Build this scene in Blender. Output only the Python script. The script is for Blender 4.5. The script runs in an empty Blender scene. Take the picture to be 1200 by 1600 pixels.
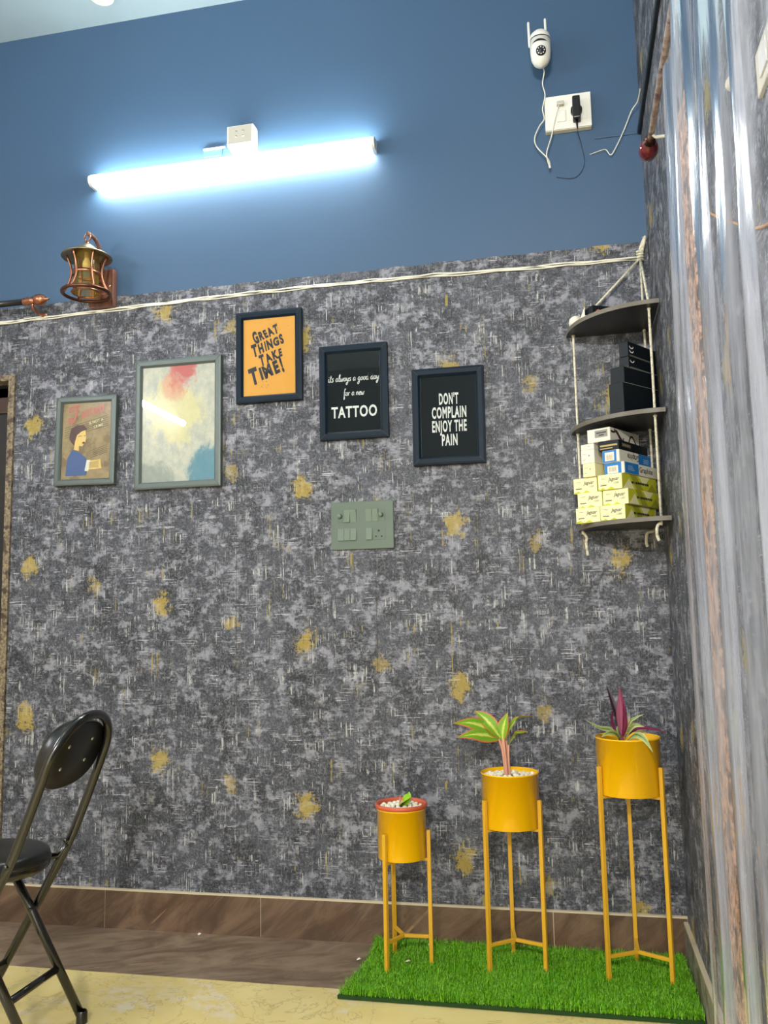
import bpy, bmesh, math, random
from mathutils import Vector, Matrix
random.seed(7)
PI = math.pi
SC = bpy.context.scene
COL = SC.collection

# ------------------------------------------------------------------ camera, world, exposure
CAM_P = (-0.32095, -3.02625, 1.10571)
YAW, PITCH, ROLL, FPX = 0.208458, 0.120132, 0.0201715, 1351.34
R = Matrix.Rotation(YAW, 3, 'Z') @ Matrix.Rotation(PITCH, 3, 'X') @ Matrix.Rotation(ROLL, 3, 'Y')
right, fwd, up = R.col[0], R.col[1], R.col[2]
cd = bpy.data.cameras.new('camera'); cam = bpy.data.objects.new('camera', cd); COL.objects.link(cam)
M4 = Matrix.Identity(4)
for i in range(3):
    M4[i][0] = right[i]; M4[i][1] = up[i]; M4[i][2] = -fwd[i]; M4[i][3] = CAM_P[i]
cam.matrix_world = M4
cd.sensor_fit = 'VERTICAL'; cd.sensor_height = 36.0; cd.sensor_width = 27.0
cd.lens = FPX / 1600 * 36.0
cd.clip_start = 0.02
SC.camera = cam
w = bpy.data.worlds.new('world'); SC.world = w; w.use_nodes = True
bg = w.node_tree.nodes['Background']
bg.inputs[0].default_value = (1.0, 0.95, 0.78, 1); bg.inputs[1].default_value = 0.8
SC.view_settings.view_transform = 'Standard'
SC.view_settings.look = 'None'
SC.view_settings.exposure = 2.0
SC.view_settings.gamma = 1.0
SC.view_settings.use_curve_mapping = False
TUBE_E, TUBE2_E, TUBE3_E, PANEL_E = 27.0, 52.0, 400.0, 9.0

# ------------------------------------------------------------------ helpers
def lin(c):
    return tuple(((v/255)/12.92 if v/255 <= 0.04045 else ((v/255+0.055)/1.055)**2.4) for v in c) + (1.0,)

def mat(name, rgb, rough=0.5, metal=0.0, spec=0.5, emit=None, es=0.0, coat=0.0, trans=0.0):
    m = bpy.data.materials.new(name); m.use_nodes = True
    b = m.node_tree.nodes['Principled BSDF']
    b.inputs['Base Color'].default_value = lin(rgb)
    b.inputs['Roughness'].default_value = rough
    b.inputs['Metallic'].default_value = metal
    b.inputs['Specular IOR Level'].default_value = spec
    b.inputs['Coat Weight'].default_value = coat
    b.inputs['Transmission Weight'].default_value = trans
    if emit:
        b.inputs['Emission Color'].default_value = lin(emit); b.inputs['Emission Strength'].default_value = es
    return m

class NT:
    def __init__(s, m):
        s.t = m.node_tree; s.n = s.t.nodes; s.b = s.n.get('Principled BSDF')
    def link(s, a, b): s.t.links.new(a, b)
    def val(s, sock, v):
        if hasattr(v, 'is_linked') or hasattr(v, 'links'): s.link(v, sock)
        else: sock.default_value = v
    def math(s, op, a, b=0.0, c=None, clamp=False):
        n = s.n.new('ShaderNodeMath'); n.operation = op; n.use_clamp = clamp
        s.val(n.inputs[0], a); s.val(n.inputs[1], b)
        if c is not None: s.val(n.inputs[2], c)
        return n.outputs[0]
    def coord(s, which='Object'):
        return s.n.new('ShaderNodeTexCoord').outputs[which]
    def sep(s, v):
        n = s.n.new('ShaderNodeSeparateXYZ'); s.link(v, n.inputs[0]); return n.outputs
    def comb(s, x, y, z=0.0):
        n = s.n.new('ShaderNodeCombineXYZ'); s.val(n.inputs[0], x); s.val(n.inputs[1], y); s.val(n.inputs[2], z); return n.outputs[0]
    def noise(s, vec, scale=1.0, detail=4.0, rough=0.5, dist=0.0):
        n = s.n.new('ShaderNodeTexNoise'); s.link(vec, n.inputs['Vector'])
        n.inputs['Scale'].default_value = scale; n.inputs['Detail'].default_value = detail
        n.inputs['Roughness'].default_value = rough; n.inputs['Distortion'].default_value = dist
        return n.outputs['Fac']
    def ramp(s, f, a, b):
        n = s.n.new('ShaderNodeMapRange'); n.interpolation_type = 'SMOOTHSTEP'
        s.link(f, n.inputs[0]); n.inputs[1].default_value = a; n.inputs[2].default_value = b
        return n.outputs[0]
    def mix(s, f, a, b):
        n = s.n.new('ShaderNodeMix'); n.data_type = 'RGBA'
        s.val(n.inputs[0], f); s.val(n.inputs[6], a); s.val(n.inputs[7], b)
        return n.outputs[2]
    def bump(s, h, strength=0.2, dist=0.01):
        n = s.n.new('ShaderNodeBump'); s.link(h, n.inputs['Height'])
        n.inputs['Strength'].default_value = strength; n.inputs['Distance'].default_value = dist
        s.link(n.outputs[0], s.b.inputs['Normal'])

class MB:
    """collects shapes (world coordinates), builds ONE mesh object"""
    def __init__(s): s.v = []; s.f = []; s.m = []; s.sm = []
    def add(s, verts, faces, mi=0, smooth=False, M=None):
        o = len(s.v)
        for p in verts:
            p = Vector(p)
            s.v.append(tuple(M @ p) if M is not None else tuple(p))
        for f in faces:
            s.f.append([o+i for i in f]); s.m.append(mi); s.sm.append(smooth)
        return s
    def bmadd(s, bm, mi=0, smooth=False, M=None):
        bm.verts.index_update()
        s.add([v.co.copy() for v in bm.verts], [[v.index for v in f.verts] for f in bm.faces], mi, smooth, M); bm.free(); return s
    def box(s, lo, hi, mi=0, bev=0.0, M=None, seg=2):
        bm = bmesh.new(); bmesh.ops.create_cube(bm, size=1.0)
        for v in bm.verts:
            v.co = Vector([lo[i] + (v.co[i]+0.5)*(hi[i]-lo[i]) for i in range(3)])
        if bev > 0:
            bmesh.ops.bevel(bm, geom=bm.edges[:], offset=bev, segments=seg, affect='EDGES', profile=0.6)
        return s.bmadd(bm, mi, False, M)
    def lathe(s, prof, n=32, mi=0, M=None, smooth=True, capb=False, capt=False):
        vs = []; fs = []
        for r, z in prof:
            for k in range(n):
                a = 2*PI*k/n; vs.append((r*math.cos(a), r*math.sin(a), z))
        for i in range(len(prof)-1):
            for k in range(n):
                k2 = (k+1) % n
                fs.append((i*n+k, i*n+k2, (i+1)*n+k2, (i+1)*n+k))
        if capb: fs.append(tuple(range(n-1, -1, -1)))
        if capt: fs.append(tuple(range((len(prof)-1)*n, len(prof)*n)))
        return s.add(vs, fs, mi, smooth, M)
    def tube(s, pts, r, n=10, mi=0, closed=False, smooth=True, M=None, flat=None):
        pts = [Vector(p) for p in pts]; L = len(pts); vs = []; fs = []
        rr = r if isinstance(r, (list, tuple)) else [r]*L
        prev = None
        for i, p in enumerate(pts):
            if closed: t = (pts[(i+1) % L]-pts[i-1]).normalized()
            else: t = (pts[min(i+1, L-1)]-pts[max(i-1, 0)]).normalized()
            if prev is None:
                a = Vector((0, 0, 1)) if abs(t.z) < 0.9 else Vector((1, 0, 0))
                u = t.cross(a).normalized()
            else:
                u = (prev - t*prev.dot(t)).normalized()
            prev = u; v2 = t.cross(u)
            for k in range(n):
                a = 2*PI*(k+0.5)/n
                vs.append(p + (u*math.cos(a)+v2*math.sin(a)*(flat or 1.0))*rr[i])
        for i in range(L if closed else L-1):
            j = (i+1) % L
            for k in range(n):
                k2 = (k+1) % n
                fs.append((i*n+k, j*n+k, j*n+k2, i*n+k2))
        if not closed:
            fs.append(tuple(range(n))); fs.append(tuple(range(L*n-1, (L-1)*n-1, -1)))
        return s.add(vs, fs, mi, smooth and n > 5, M)
    def ball(s, c, r, mi=0, sc=(1, 1, 1), u=20, v=12, M=None):
        bm = bmesh.new(); bmesh.ops.create_uvsphere(bm, u_segments=u, v_segments=v, radius=r)
        for q in bm.verts: q.co = Vector((q.co.x*sc[0], q.co.y*sc[1], q.co.z*sc[2])) + Vector(c)
        return s.bmadd(bm, mi, True, M)
    def prism(s, poly, d, mi=0, M=None):
        """poly in local xz, extruded along local y from 0 to d"""
        n = len(poly)
        vs = [(x, 0, z) for x, z in poly] + [(x, d, z) for x, z in poly]
        fs = [tuple(range(n)), tuple(range(2*n-1, n-1, -1))] + [(i, i+n, (i+1) % n + n, (i+1) % n) for i in range(n)]
        return s.add(vs, fs, mi, False, M)
    def build(s, name, mats, parent=None, loc=None):
        me = bpy.data.meshes.new(name)
        if parent is not None: off = wloc(parent)
        else: off = Vector(loc) if loc is not None else Vector((0, 0, 0))
        me.from_pydata([tuple(Vector(v)-off) for v in s.v], [], s.f)
        for m in (mats if isinstance(mats, (list, tuple)) else [mats]): me.materials.append(m)
        me.polygons.foreach_set('material_index', s.m); me.polygons.foreach_set('use_smooth', s.sm)
        bm = bmesh.new(); bm.from_mesh(me); bmesh.ops.recalc_face_normals(bm, faces=bm.faces[:]); bm.to_mesh(me); bm.free()
        me.update()
        o = bpy.data.objects.new(name, me); COL.objects.link(o)
        if parent is not None: o.parent = parent
        elif loc is not None: o.location = loc
        return o

def wloc(o):
    p = Vector((0, 0, 0))
    while o is not None: p += Vector(o.location); o = o.parent
    return p
def tag(o, label, cat, group=None, kind=None):
    o['label'] = label; o['category'] = cat
    if group: o['group'] = group
    if kind: o['kind'] = kind
    return o
def thing(name, label, cat, loc, group=None):
    o = bpy.data.objects.new(name, None); o.empty_display_size = 0.05; COL.objects.link(o); o.location = loc
    return tag(o, label, cat, group)
def struct(o):
    o['kind'] = 'structure'; return o

def cr(pts, n=6, closed=False):
    """catmull-rom through points"""
    P = [Vector(p) for p in pts]; out = []; L = len(P)
    for i in range(L if closed else L-1):
        p0 = P[i-1] if (i > 0 or closed) else P[0]; p1 = P[i]; p2 = P[(i+1) % L]
        p3 = P[(i+2) % L] if (i+2 < L or closed) else P[-1]
        for k in range(n):
            t = k/n
            out.append(0.5*((2*p1)+(p2-p0)*t+(2*p0-5*p1+4*p2-p3)*t*t+(3*p1-p0-3*p2+p3)*t**3))
    if not closed: out.append(P[-1])
    return out

_tc = {}
def text2d(s, bold=0.0, shear=0.0, spacing=1.0):
    """flat triangulated letters from the built-in font, height about 0.73"""
    key = (s, bold, shear, spacing)
    if key in _tc: return _tc[key]
    cu = bpy.data.curves.new('letters', 'FONT'); cu.body = s; cu.offset = bold; cu.shear = shear; cu.space_character = spacing
    cu.resolution_u = 3; cu.align_x = 'LEFT'
    o = bpy.data.objects.new('letters', cu); COL.objects.link(o)
    bpy.context.view_layer.update()
    dg = bpy.context.evaluated_depsgraph_get(); me = bpy.data.meshes.new_from_object(o.evaluated_get(dg))
    vs = [(v.co.x, v.co.y) for v in me.vertices]; fs = [list(p.vertices) for p in me.polygons]
    bpy.data.objects.remove(o); bpy.data.curves.remove(cu); bpy.data.meshes.remove(me)
    x0 = min(v[0] for v in vs); x1 = max(v[0] for v in vs)
    vs = [(v[0]-x0, v[1]) for v in vs]
    _tc[key] = (vs, fs, x1-x0); return _tc[key]

def put_text(mb, s, org, ux, uy, cx, base, width=None, height=0.02, mi=1, bold=0.0, shear=0.0, rot=0.0, spacing=1.0, anchor='c'):
    """letters on the plane org + a*ux + b*uy"""
    vs, fs, W = text2d(s, bold, shear, spacing)
    sy = height/0.73; sx = (width/W) if width else sy
    org, ux, uy = Vector(org), Vector(ux), Vector(uy)
    out = []
    for x, y in vs:
        a = x*sx - (W*sx/2 if anchor == 'c' else 0); b = y*sy
        a, b = a*math.cos(rot)-b*math.sin(rot), a*math.sin(rot)+b*math.cos(rot)
        out.append(org + ux*(cx+a) + uy*(base+b))
    mb.add(out, fs, mi)

def poly2d(mb, pts, org, ux, uy, mi):
    org, ux, uy = Vector(org), Vector(ux), Vector(uy)
    bm = bmesh.new(); vs = [bm.verts.new(org+ux*a+uy*b) for a, b in pts]
    f = bm.faces.new(vs); bmesh.ops.triangulate(bm, faces=[f]); mb.bmadd(bm, mi)

def stroke2d(mb, pts, wd, org, ux, uy, mi, smooth=5):
    """flat pen stroke"""
    org, ux, uy = Vector(org), Vector(ux), Vector(uy)
    P = cr([(a, b, 0) for a, b in pts], smooth) if smooth else [Vector((a, b, 0)) for a, b in pts]
    L = len(P); vs = []
    for i, p in enumerate(P):
        t = (P[min(i+1, L-1)]-P[max(i-1, 0)])
        if t.length < 1e-9: t = Vector((1, 0, 0))
        t.normalize(); n = Vector((-t.y, t.x, 0)); wi = wd(i/(L-1)) if callable(wd) else wd
        for sg in (1, -1):
            q = p+n*wi*0.5*sg; vs.append(org+ux*q.x+uy*q.y)
    mb.add(vs, [(2*i, 2*i+1, 2*i+3, 2*i+2) for i in range(L-1)], mi)

# ------------------------------------------------------------------ materials
def wallpaper(name, horiz):
    m = mat(name, (60, 62, 70), 0.55, spec=0.35); t = NT(m)
    s = t.sep(t.coord()); u = s[horiz]; v = s[2]
    def st(fu, fv, seed, detail, rough, dist=0.0):
        return t.noise(t.comb(t.math('MULTIPLY', u, fu), t.math('MULTIPLY', v, fv), seed), 1.0, detail, rough, dist)
    # brushed ground
    base = t.noise(t.comb(u, v), 6.0, 7, 0.72)
    col = t.mix(t.ramp(base, 0.34, 0.66), lin((35, 39, 47)), lin((75, 79, 90)))
    grain = st(210, 130, 1.5, 3, 0.7)
    col = t.mix(t.math('MULTIPLY', t.ramp(grain, 0.46, 0.60), 0.42), col, lin((128, 128, 136)))
    col = t.mix(t.math('MULTIPLY', t.ramp(st(160, 240, 6.5, 3, 0.7), 0.52, 0.64), 0.55), col, lin((26, 28, 34)))
    # light brushed blotches built from short crossed strokes
    lo = t.noise(t.comb(u, v, 9.0), 12.0, 5, 0.68)
    lo2 = t.noise(t.comb(u, v, 19.0), 26.0, 4, 0.65)
    patch = t.math('ADD', t.math('MULTIPLY', lo, 0.55), t.math('MULTIPLY', lo2, 0.45))
    m1 = st(26, 95, 0.0, 6, 0.72); m2 = st(85, 22, 3.3, 6, 0.72); m3 = st(60, 60, 7.7, 5, 0.7)
    a1 = t.math('MULTIPLY', t.ramp(t.math('ADD', t.math('MULTIPLY', m1, 0.5), t.math('MULTIPLY', patch, 0.8)), 0.65, 0.72), 0.50)
    a2 = t.math('MULTIPLY', t.ramp(t.math('ADD', t.math('MULTIPLY', m2, 0.5), t.math('MULTIPLY', patch, 0.7)), 0.61, 0.68), 0.42)
    a3 = t.math('MULTIPLY', t.ramp(t.math('ADD', t.math('MULTIPLY', m3, 0.45), t.math('MULTIPLY', patch, 0.9)), 0.71, 0.77), 0.55)
    col = t.mix(a2, col, lin((128, 131, 141)))
    col = t.mix(a1, col, lin((140, 142, 153)))
    col = t.mix(a3, col, lin((152, 153, 165)))
    # dark blotches
    d1 = st(22, 34, 17.0, 7, 0.74); d2 = st(48, 16, 27.0, 6, 0.72)
    col = t.mix(t.math('MULTIPLY', t.ramp(d1, 0.54, 0.64), 0.62), col, lin((30, 33, 40)))
    col = t.mix(t.math('MULTIPLY', t.ramp(d2, 0.55, 0.64), 0.55), col, lin((34, 36, 42)))
    # thin bright vertical / horizontal threads
    v1 = st(170, 5, 1.0, 4, 0.65)
    k1 = t.ramp(t.noise(t.comb(u, v, 5.0), 16.0, 4, 0.65), 0.52, 0.60)
    col = t.mix(t.math('MULTIPLY', t.math('MULTIPLY', t.ramp(v1, 0.54, 0.62), k1), t.ramp(grain, 0.30, 0.45)), col, lin((184, 186, 184)))
    h1 = st(8, 210, 2.0, 4, 0.65)
    k2 = t.ramp(t.noise(t.comb(u, v, 25.0), 14.0, 4, 0.65), 0.53, 0.61)
    col = t.mix(t.math('MULTIPLY', t.math('MULTIPLY', t.ramp(h1, 0.55, 0.63), k2), t.ramp(grain, 0.30, 0.45)), col, lin((182, 183, 192)))
    # ochre patches repeating with the roll pattern
    cu = t.math('DIVIDE', t.math('ADD', u, 10*0.28+0.005), 0.28); ci = t.math('FLOOR', cu)
    par = t.math('MODULO', ci, 2.0)
    fu = t.math('SUBTRACT', t.math('FRACT', cu), 0.5)
    cv = t.math('ADD', t.math('DIVIDE', v, 0.57), t.math('ADD', t.math('MULTIPLY', ci, 0.135), 0.05))
    fv = t.math('SUBTRACT', t.math('FRACT', cv), 0.5)
    wob1 = t.math('MULTIPLY', t.math('SUBTRACT', t.noise(t.comb(u, v, 61.0), 26.0, 3, 0.6), 0.5), 0.10)
    wob2 = t.math('MULTIPLY', t.math('SUBTRACT', t.noise(t.comb(u, v, 71.0), 22.0, 3, 0.6), 0.5), 0.14)
    rad = t.math('MULTIPLY_ADD', par, 0.016, 0.036)
    du = t.math('DIVIDE', t.math('ADD', t.math('MULTIPLY', fu, 0.28), wob1), t.math('MULTIPLY', rad, 0.85)); dv = t.math('DIVIDE', t.math('ADD', t.math('MULTIPLY', fv, 0.57), wob2), rad)
    dist = t.math('SQRT', t.math('ADD', t.math('MULTIPLY', du, du), t.math('MULTIPLY', dv, dv)))
    n2 = st(150, 60, 8.0, 6, 0.75); n3 = st(70, 150, 18.0, 5, 0.75)
    nn = t.math('ADD', t.math('MULTIPLY', n2, 0.8), t.math('MULTIPLY', n3, 0.6))
    g = t.ramp(t.math('SUBTRACT', nn, t.math('MULTIPLY', dist, 0.34)), 0.40, 0.50)
    g = t.math('MULTIPLY', g, t.ramp(t.math('SUBTRACT', 1.5, dist), 0.0, 0.4))
    g = t.math('MULTIPLY', g, t.math('MULTIPLY_ADD', par, 0.20, 0.42))
    col = t.mix(g, col, lin((182, 158, 62)))
    # thin ochre vertical scratches
    y1 = st(120, 2.5, 31.0, 2, 0.5)
    k3 = t.ramp(t.noise(t.comb(u, v, 45.0), 9.0, 3, 0.6), 0.56, 0.64)
    col = t.mix(t.math('MULTIPLY', t.math('MULTIPLY', t.ramp(y1, 0.60, 0.66), k3), 0.8), col, lin((156, 140, 66)))
    # roll seams
    sm_ = t.math('ABSOLUTE', t.math('SUBTRACT', t.math('FRACT', t.math('DIVIDE', t.math('ADD', u, 5.5), 0.53)), 0.5))
    col = t.mix(t.math('MULTIPLY', t.math('LESS_THAN', sm_, 0.0022), 0.6), col, lin((34, 34, 38)))
    t.link(col, t.b.inputs['Base Color'])
    t.bump(t.math('ADD', grain, a1), 0.12, 0.002)
    return m

def paint(name, rgb, rough=0.5, amt=0.06):
    m = mat(name, rgb, rough, spec=0.4); t = NT(m); c = t.coord()
    n = t.noise(c, 3.0, 4, 0.6); col = t.mix(t.math('MULTIPLY', n, 2*amt), lin(rgb), lin(tuple(v*0.75 for v in rgb)))
    t.link(col, t.b.inputs['Base Color']); t.bump(t.noise(c, 60.0, 4, 0.6), 0.03, 0.002); return m

def stone(name, c1, c2, c3, ang, rough=0.35, streak=1.0):
    """streaked brown tile"""
    m = mat(name, c1, rough); t = NT(m); s = t.sep(t.coord())
    ca, sa = math.cos(ang), math.sin(ang)
    hz = t.math('ADD', s[0], t.math('MULTIPLY', s[1], 0.0)); vt = t.math('ADD', s[2], s[1])
    a = t.math('ADD', t.math('MULTIPLY', hz, ca), t.math('MULTIPLY', vt, sa))
    b = t.math('SUBTRACT', t.math('MULTIPLY', vt, ca), t.math('MULTIPLY', hz, sa))
    n1 = t.noise(t.comb(t.math('MULTIPLY', a, 4.0), t.math('MULTIPLY', b, 11.0)), 1.0, 9, 0.68, 1.1)
    n2 = t.noise(t.comb(t.math('MULTIPLY', a, 1.5), t.math('MULTIPLY', b, 38.0), 4.0), 1.0, 6, 0.66, 0.9)
    n3 = t.noise(t.comb(hz, vt, 7.0), 6.0, 4, 0.6)
    col = t.mix(t.ramp(n1, 0.34, 0.66), lin(c1), lin(c2))
    col = t.mix(t.math('MULTIPLY', t.ramp(n3, 0.5, 0.75), 0.5), col, lin((96, 62, 44)))
    col = t.mix(t.math('MULTIPLY', t.math('MULTIPLY', t.ramp(n2, 0.60, 0.72), t.ramp(n3, 0.4, 0.6)), 0.75*streak), col, lin(c3))
    t.link(col, t.b.inputs['Base Color']); return m

def marble():
    m = mat('cream_marble', (226, 208, 140), 0.25); t = NT(m); c = t.coord()
    n1 = t.noise(c, 2.2, 5, 0.6, 0.4); n2 = t.noise(c, 5.0, 8, 0.62, 1.2); n3 = t.noise(c, 26.0, 5, 0.6)
    col = t.mix(t.ramp(n1, 0.3, 0.7), lin((232, 214, 150)), lin((220, 196, 120)))
    wv = t.math('ABSOLUTE', t.math('SUBTRACT', n2, 0.5))
    veil = t.math('MULTIPLY', t.ramp(n1, 0.50, 0.62), t.ramp(n3, 0.35, 0.6))
    col = t.mix(t.math('MULTIPLY', veil, 0.75), col, lin((228, 220, 204)))
    vein = t.math('SUBTRACT', 1.0, t.ramp(wv, 0.0, 0.012))
    col = t.mix(t.math('MULTIPLY', vein, 0.35), col, lin((118, 100, 78)))
    t.link(col, t.b.inputs['Base Color']); t.bump(n2, 0.03, 0.01); return m

def mottled(name, cols, scale=60, rough=0.5, metal=0.0):
    m = mat(name, cols[0], rough, metal); t = NT(m); c = t.coord()
    n1 = t.noise(c, scale, 5, 0.7); n2 = t.noise(c, scale*0.35, 4, 0.65)
    col = t.mix(t.ramp(n1, 0.38, 0.62), lin(cols[0]), lin(cols[1])); col = t.mix(t.ramp(n2, 0.5, 0.62), col, lin(cols[2]))
    t.link(col, t.b.inputs['Base Color']); t.bump(n1, 0.2, 0.003); return m

def wood(name, c1, c2, rough=0.45):
    m = mat(name, c1, rough); t = NT(m); s = t.sep(t.coord())
    n = t.noise(t.comb(t.math('MULTIPLY', s[0], 90.0), t.math('MULTIPLY', s[1], 90.0), t.math('MULTIPLY', s[2], 5.0)), 1.0, 5, 0.6, 0.4)
    t.link(t.mix(t.ramp(n, 0.35, 0.65), lin(c1), lin(c2)), t.b.inputs['Base Color']); return m

def clear(name, tint=(255, 255, 255), gloss=0.03, haze=0.0, hazecol=(235, 238, 245), ior=1.45, bumpy=False):
    m = bpy.data.materials.new(name); m.use_nodes = True; n = m.node_tree.nodes; l = m.node_tree.links
    n.remove(n['Principled BSDF']); out = n['Material Output']
    tr = n.new('ShaderNodeBsdfTransparent'); tr.inputs[0].default_value = lin(tint)
    gl = n.new('ShaderNodeBsdfGlossy'); gl.inputs['Roughness'].default_value = gloss
    fr = n.new('ShaderNodeFresnel'); fr.inputs[0].default_value = ior
    mx = n.new('ShaderNodeMixShader'); l.new(fr.outputs[0], mx.inputs[0]); l.new(tr.outputs[0], mx.inputs[1]); l.new(gl.outputs[0], mx.inputs[2])
    last = mx
    if haze > 0:
        df = n.new('ShaderNodeBsdfDiffuse'); df.inputs[0].default_value = lin(hazecol)
        tl = n.new('ShaderNodeBsdfTranslucent'); tl.inputs[0].default_value = lin(hazecol)
        m2 = n.new('ShaderNodeMixShader'); m2.inputs[0].default_value = 0.5
        l.new(df.outputs[0], m2.inputs[1]); l.new(tl.outputs[0], m2.inputs[2])
        m3 = n.new('ShaderNodeMixShader'); m3.inputs[0].default_value = haze
        l.new(mx.outputs[0], m3.inputs[1]); l.new(m2.outputs[0], m3.inputs[2]); last = m3
        if bumpy:
            tc = n.new('ShaderNodeTexCoord'); mp = n.new('ShaderNodeMapping'); mp.inputs['Scale'].default_value = (30, 30, 4)
            nz = n.new('ShaderNodeTexNoise'); nz.inputs['Scale'].default_value = 1.0; nz.inputs['Detail'].default_value = 3
            l.new(tc.outputs['Object'], mp.inputs[0]); l.new(mp.outputs[0], nz.inputs[0])
            bp = n.new('ShaderNodeBump'); bp.inputs['Strength'].default_value = 0.25; bp.inputs['Distance'].default_value = 0.01
            l.new(nz.outputs[0], bp.inputs['Height']); l.new(bp.outputs[0], gl.inputs['Normal'])
            # streaky milky haze in the plastic, standing in for reflected floor and daylight
            m4 = n.new('ShaderNodeMapping'); m4.inputs['Scale'].default_value = (14, 24, 1.3); l.new(tc.outputs['Object'], m4.inputs[0])
            n2 = n.new('ShaderNodeTexNoise'); n2.inputs['Scale'].default_value = 1.0; n2.inputs['Detail'].default_value = 6; n2.inputs['Roughness'].default_value = 0.6; l.new(m4.outputs[0], n2.inputs[0])
            mr = n.new('ShaderNodeMapRange'); mr.inputs[1].default_value = 0.38; mr.inputs[2].default_value = 0.68
            mr.inputs[3].default_value = haze*0.15; mr.inputs[4].default_value = haze*2.4
            l.new(n2.outputs[0], mr.inputs[0]); l.new(mr.outputs[0], m3.inputs[0])
    l.new(last.outputs[0], out.inputs[0]); return m

MT = {}
MT['paper_x'] = wallpaper('wallpaper_back', 0)
MT['paper_y'] = wallpaper('wallpaper_side', 1)
MT['slate'] = paint('slate_blue_paint', (62, 90, 122), 0.45)
MT['ceil'] = paint('ceiling_paint', (150, 170, 184), 0.6, 0.03)
MT['front'] = mat('dark_slate_front_paint', (44, 58, 74), 0.8, spec=0.2)
MT['plain'] = paint('pale_wall_paint', (214, 206, 196), 0.6)
MT['marble'] = marble()
MT['border'] = stone('brown_border_tile', (100, 82, 68), (148, 128, 108), (200, 174, 144), 0.42)
MT['skirt'] = stone('brown_skirting_tile', (82, 64, 52), (122, 99, 80), (184, 150, 114), 0.75, 0.3, 0.9)
MT['skirt_side'] = mottled('side_skirting_tile', [(112, 108, 96), (148, 142, 128), (96, 84, 70)], 30)
MT['grout'] = mat('cream_edge', (206, 192, 164), 0.6)
MT['trim'] = mottled('speckled_door_trim', [(92, 80, 66), (150, 136, 110), (64, 52, 44)], 90)
MT['copper_trim'] = mottled('speckled_copper_trim', [(150, 116, 96), (236, 190, 160), (96, 80, 72)], 55)
MT['dark'] = mat('dark_void', (14, 14, 18), 0.7)
MT['darkdoor'] = mat('dark_door', (24, 22, 24), 0.5)
MT['brown'] = mat('dark_brown_wood', (58, 38, 28), 0.5)
MT['white'] = mat('white_plastic', (232, 232, 226), 0.35)
MT['warmwhite'] = mat('cream_plastic', (224, 216, 194), 0.4)
MT['offwhite'] = mat('grey_white_plastic', (190, 188, 178), 0.4)
MT['tube'] = mat('lit_tube_diffuser', (255, 255, 255), 0.4, emit=(250, 255, 244), es=TUBE_E)
MT['tube2'] = mat('lit_side_tube_diffuser', (255, 255, 255), 0.4, emit=(240, 246, 255), es=TUBE2_E)
MT['tube3'] = mat('lit_front_tube_diffuser', (255, 255, 255), 0.4, emit=(255, 250, 240), es=TUBE3_E)
MT['panel'] = mat('lit_ceiling_panel', (255, 255, 255), 0.4, emit=(255, 250, 238), es=PANEL_E)
MT['black'] = mat('black_satin', (12, 14, 18), 0.35)
MT['blackm'] = mat('black_enamel_tube', (14, 14, 14), 0.22, spec=0.7, coat=0.3)
MT['vinyl'] = mat('black_vinyl', (22, 24, 24), 0.32, spec=0.6)
MT['chrome'] = mat('chrome', (210, 210, 205), 0.15, 1.0)
MT['copper'] = mat('antique_copper', (176, 118, 92), 0.3, 1.0)
MT['copper_d'] = mat('dark_copper', (104, 70, 58), 0.35, 1.0)
MT['shade'] = mat('weathered_bronze', (150, 140, 116), 0.35, 0.9)
MT['wood'] = wood('reddish_wood', (86, 54, 46), (128, 84, 70))
MT['amber'] = clear('amber_glass', (252, 236, 190), 0.02, 0.10, (240, 200, 100))
MT['glass'] = clear('picture_glass', (250, 252, 252), 0.0, ior=1.36)
MT['pvc'] = clear('clear_plastic_sheet', (252, 252, 254), 0.14, 0.26, (228, 233, 250), 1.10, True)
MT['red'] = mat('dark_red_finial', (104, 26, 34), 0.12, 0.2, coat=0.8)
MT['rod_side'] = mottled('rose_gold_rod', [(206, 168, 148), (238, 218, 200), (150, 110, 96)], 50, 0.3, 0.4)
MT['frame_navy'] = mat('black_navy_frame', (5, 26, 42), 0.5, spec=0.2)
MT['frame_grey'] = mat('grey_green_frame', (92, 102, 100), 0.45, 0.25)
MT['frame_groove'] = mat('mitre_joint_line', (40, 46, 46), 0.6)  # dark line along the mitre joints of the frames
MT['orange'] = mat('orange_print', (228, 164, 62), 0.6)
MT['ink'] = mat('dark_ink', (28, 32, 44), 0.6)
MT['chalk'] = mat('white_ink', (238, 238, 236), 0.6)
MT['blackprint'] = mat('black_print', (10, 20, 26), 0.6, spec=0.2)
MT['redspeck'] = mat('rust_specks', (176, 84, 46), 0.6)
MT['sw'] = mat('sage_grey_plastic', (88, 104, 92), 0.42)
MT['sw_b'] = mat('sage_grey_button', (104, 120, 106), 0.4)
MT['yellow'] = mat('mustard_enamel', (248, 188, 8), 0.24, coat=0.5)
MT['yellow2'] = mat('gold_enamel_legs', (214, 164, 42), 0.35)
MT['terra'] = mat('terracotta_plastic', (196, 92, 66), 0.45)
MT['soil'] = mottled('dark_soil', [(30, 24, 18), (52, 40, 28), (20, 16, 12)], 80, 0.9)
MT['pebble'] = mat('white_pebble', (236, 230, 208), 0.5)
MT['stem_pink'] = mat('pink_petiole', (206, 150, 128), 0.45)
MT['rope'] = mottled('cotton_rope', [(206, 200, 178), (226, 222, 204), (180, 172, 148)], 220, 0.8)
MT['shelf'] = wood('black_brown_board', (30, 30, 32), (44, 42, 42), 0.4)
MT['shelf_edge'] = mat('board_edge', (104, 98, 88), 0.45)
MT['card'] = mat('white_card', (226, 222, 206), 0.6)
MT['cream_card'] = mat('pale_yellow_card', (236, 230, 178), 0.6)
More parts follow.
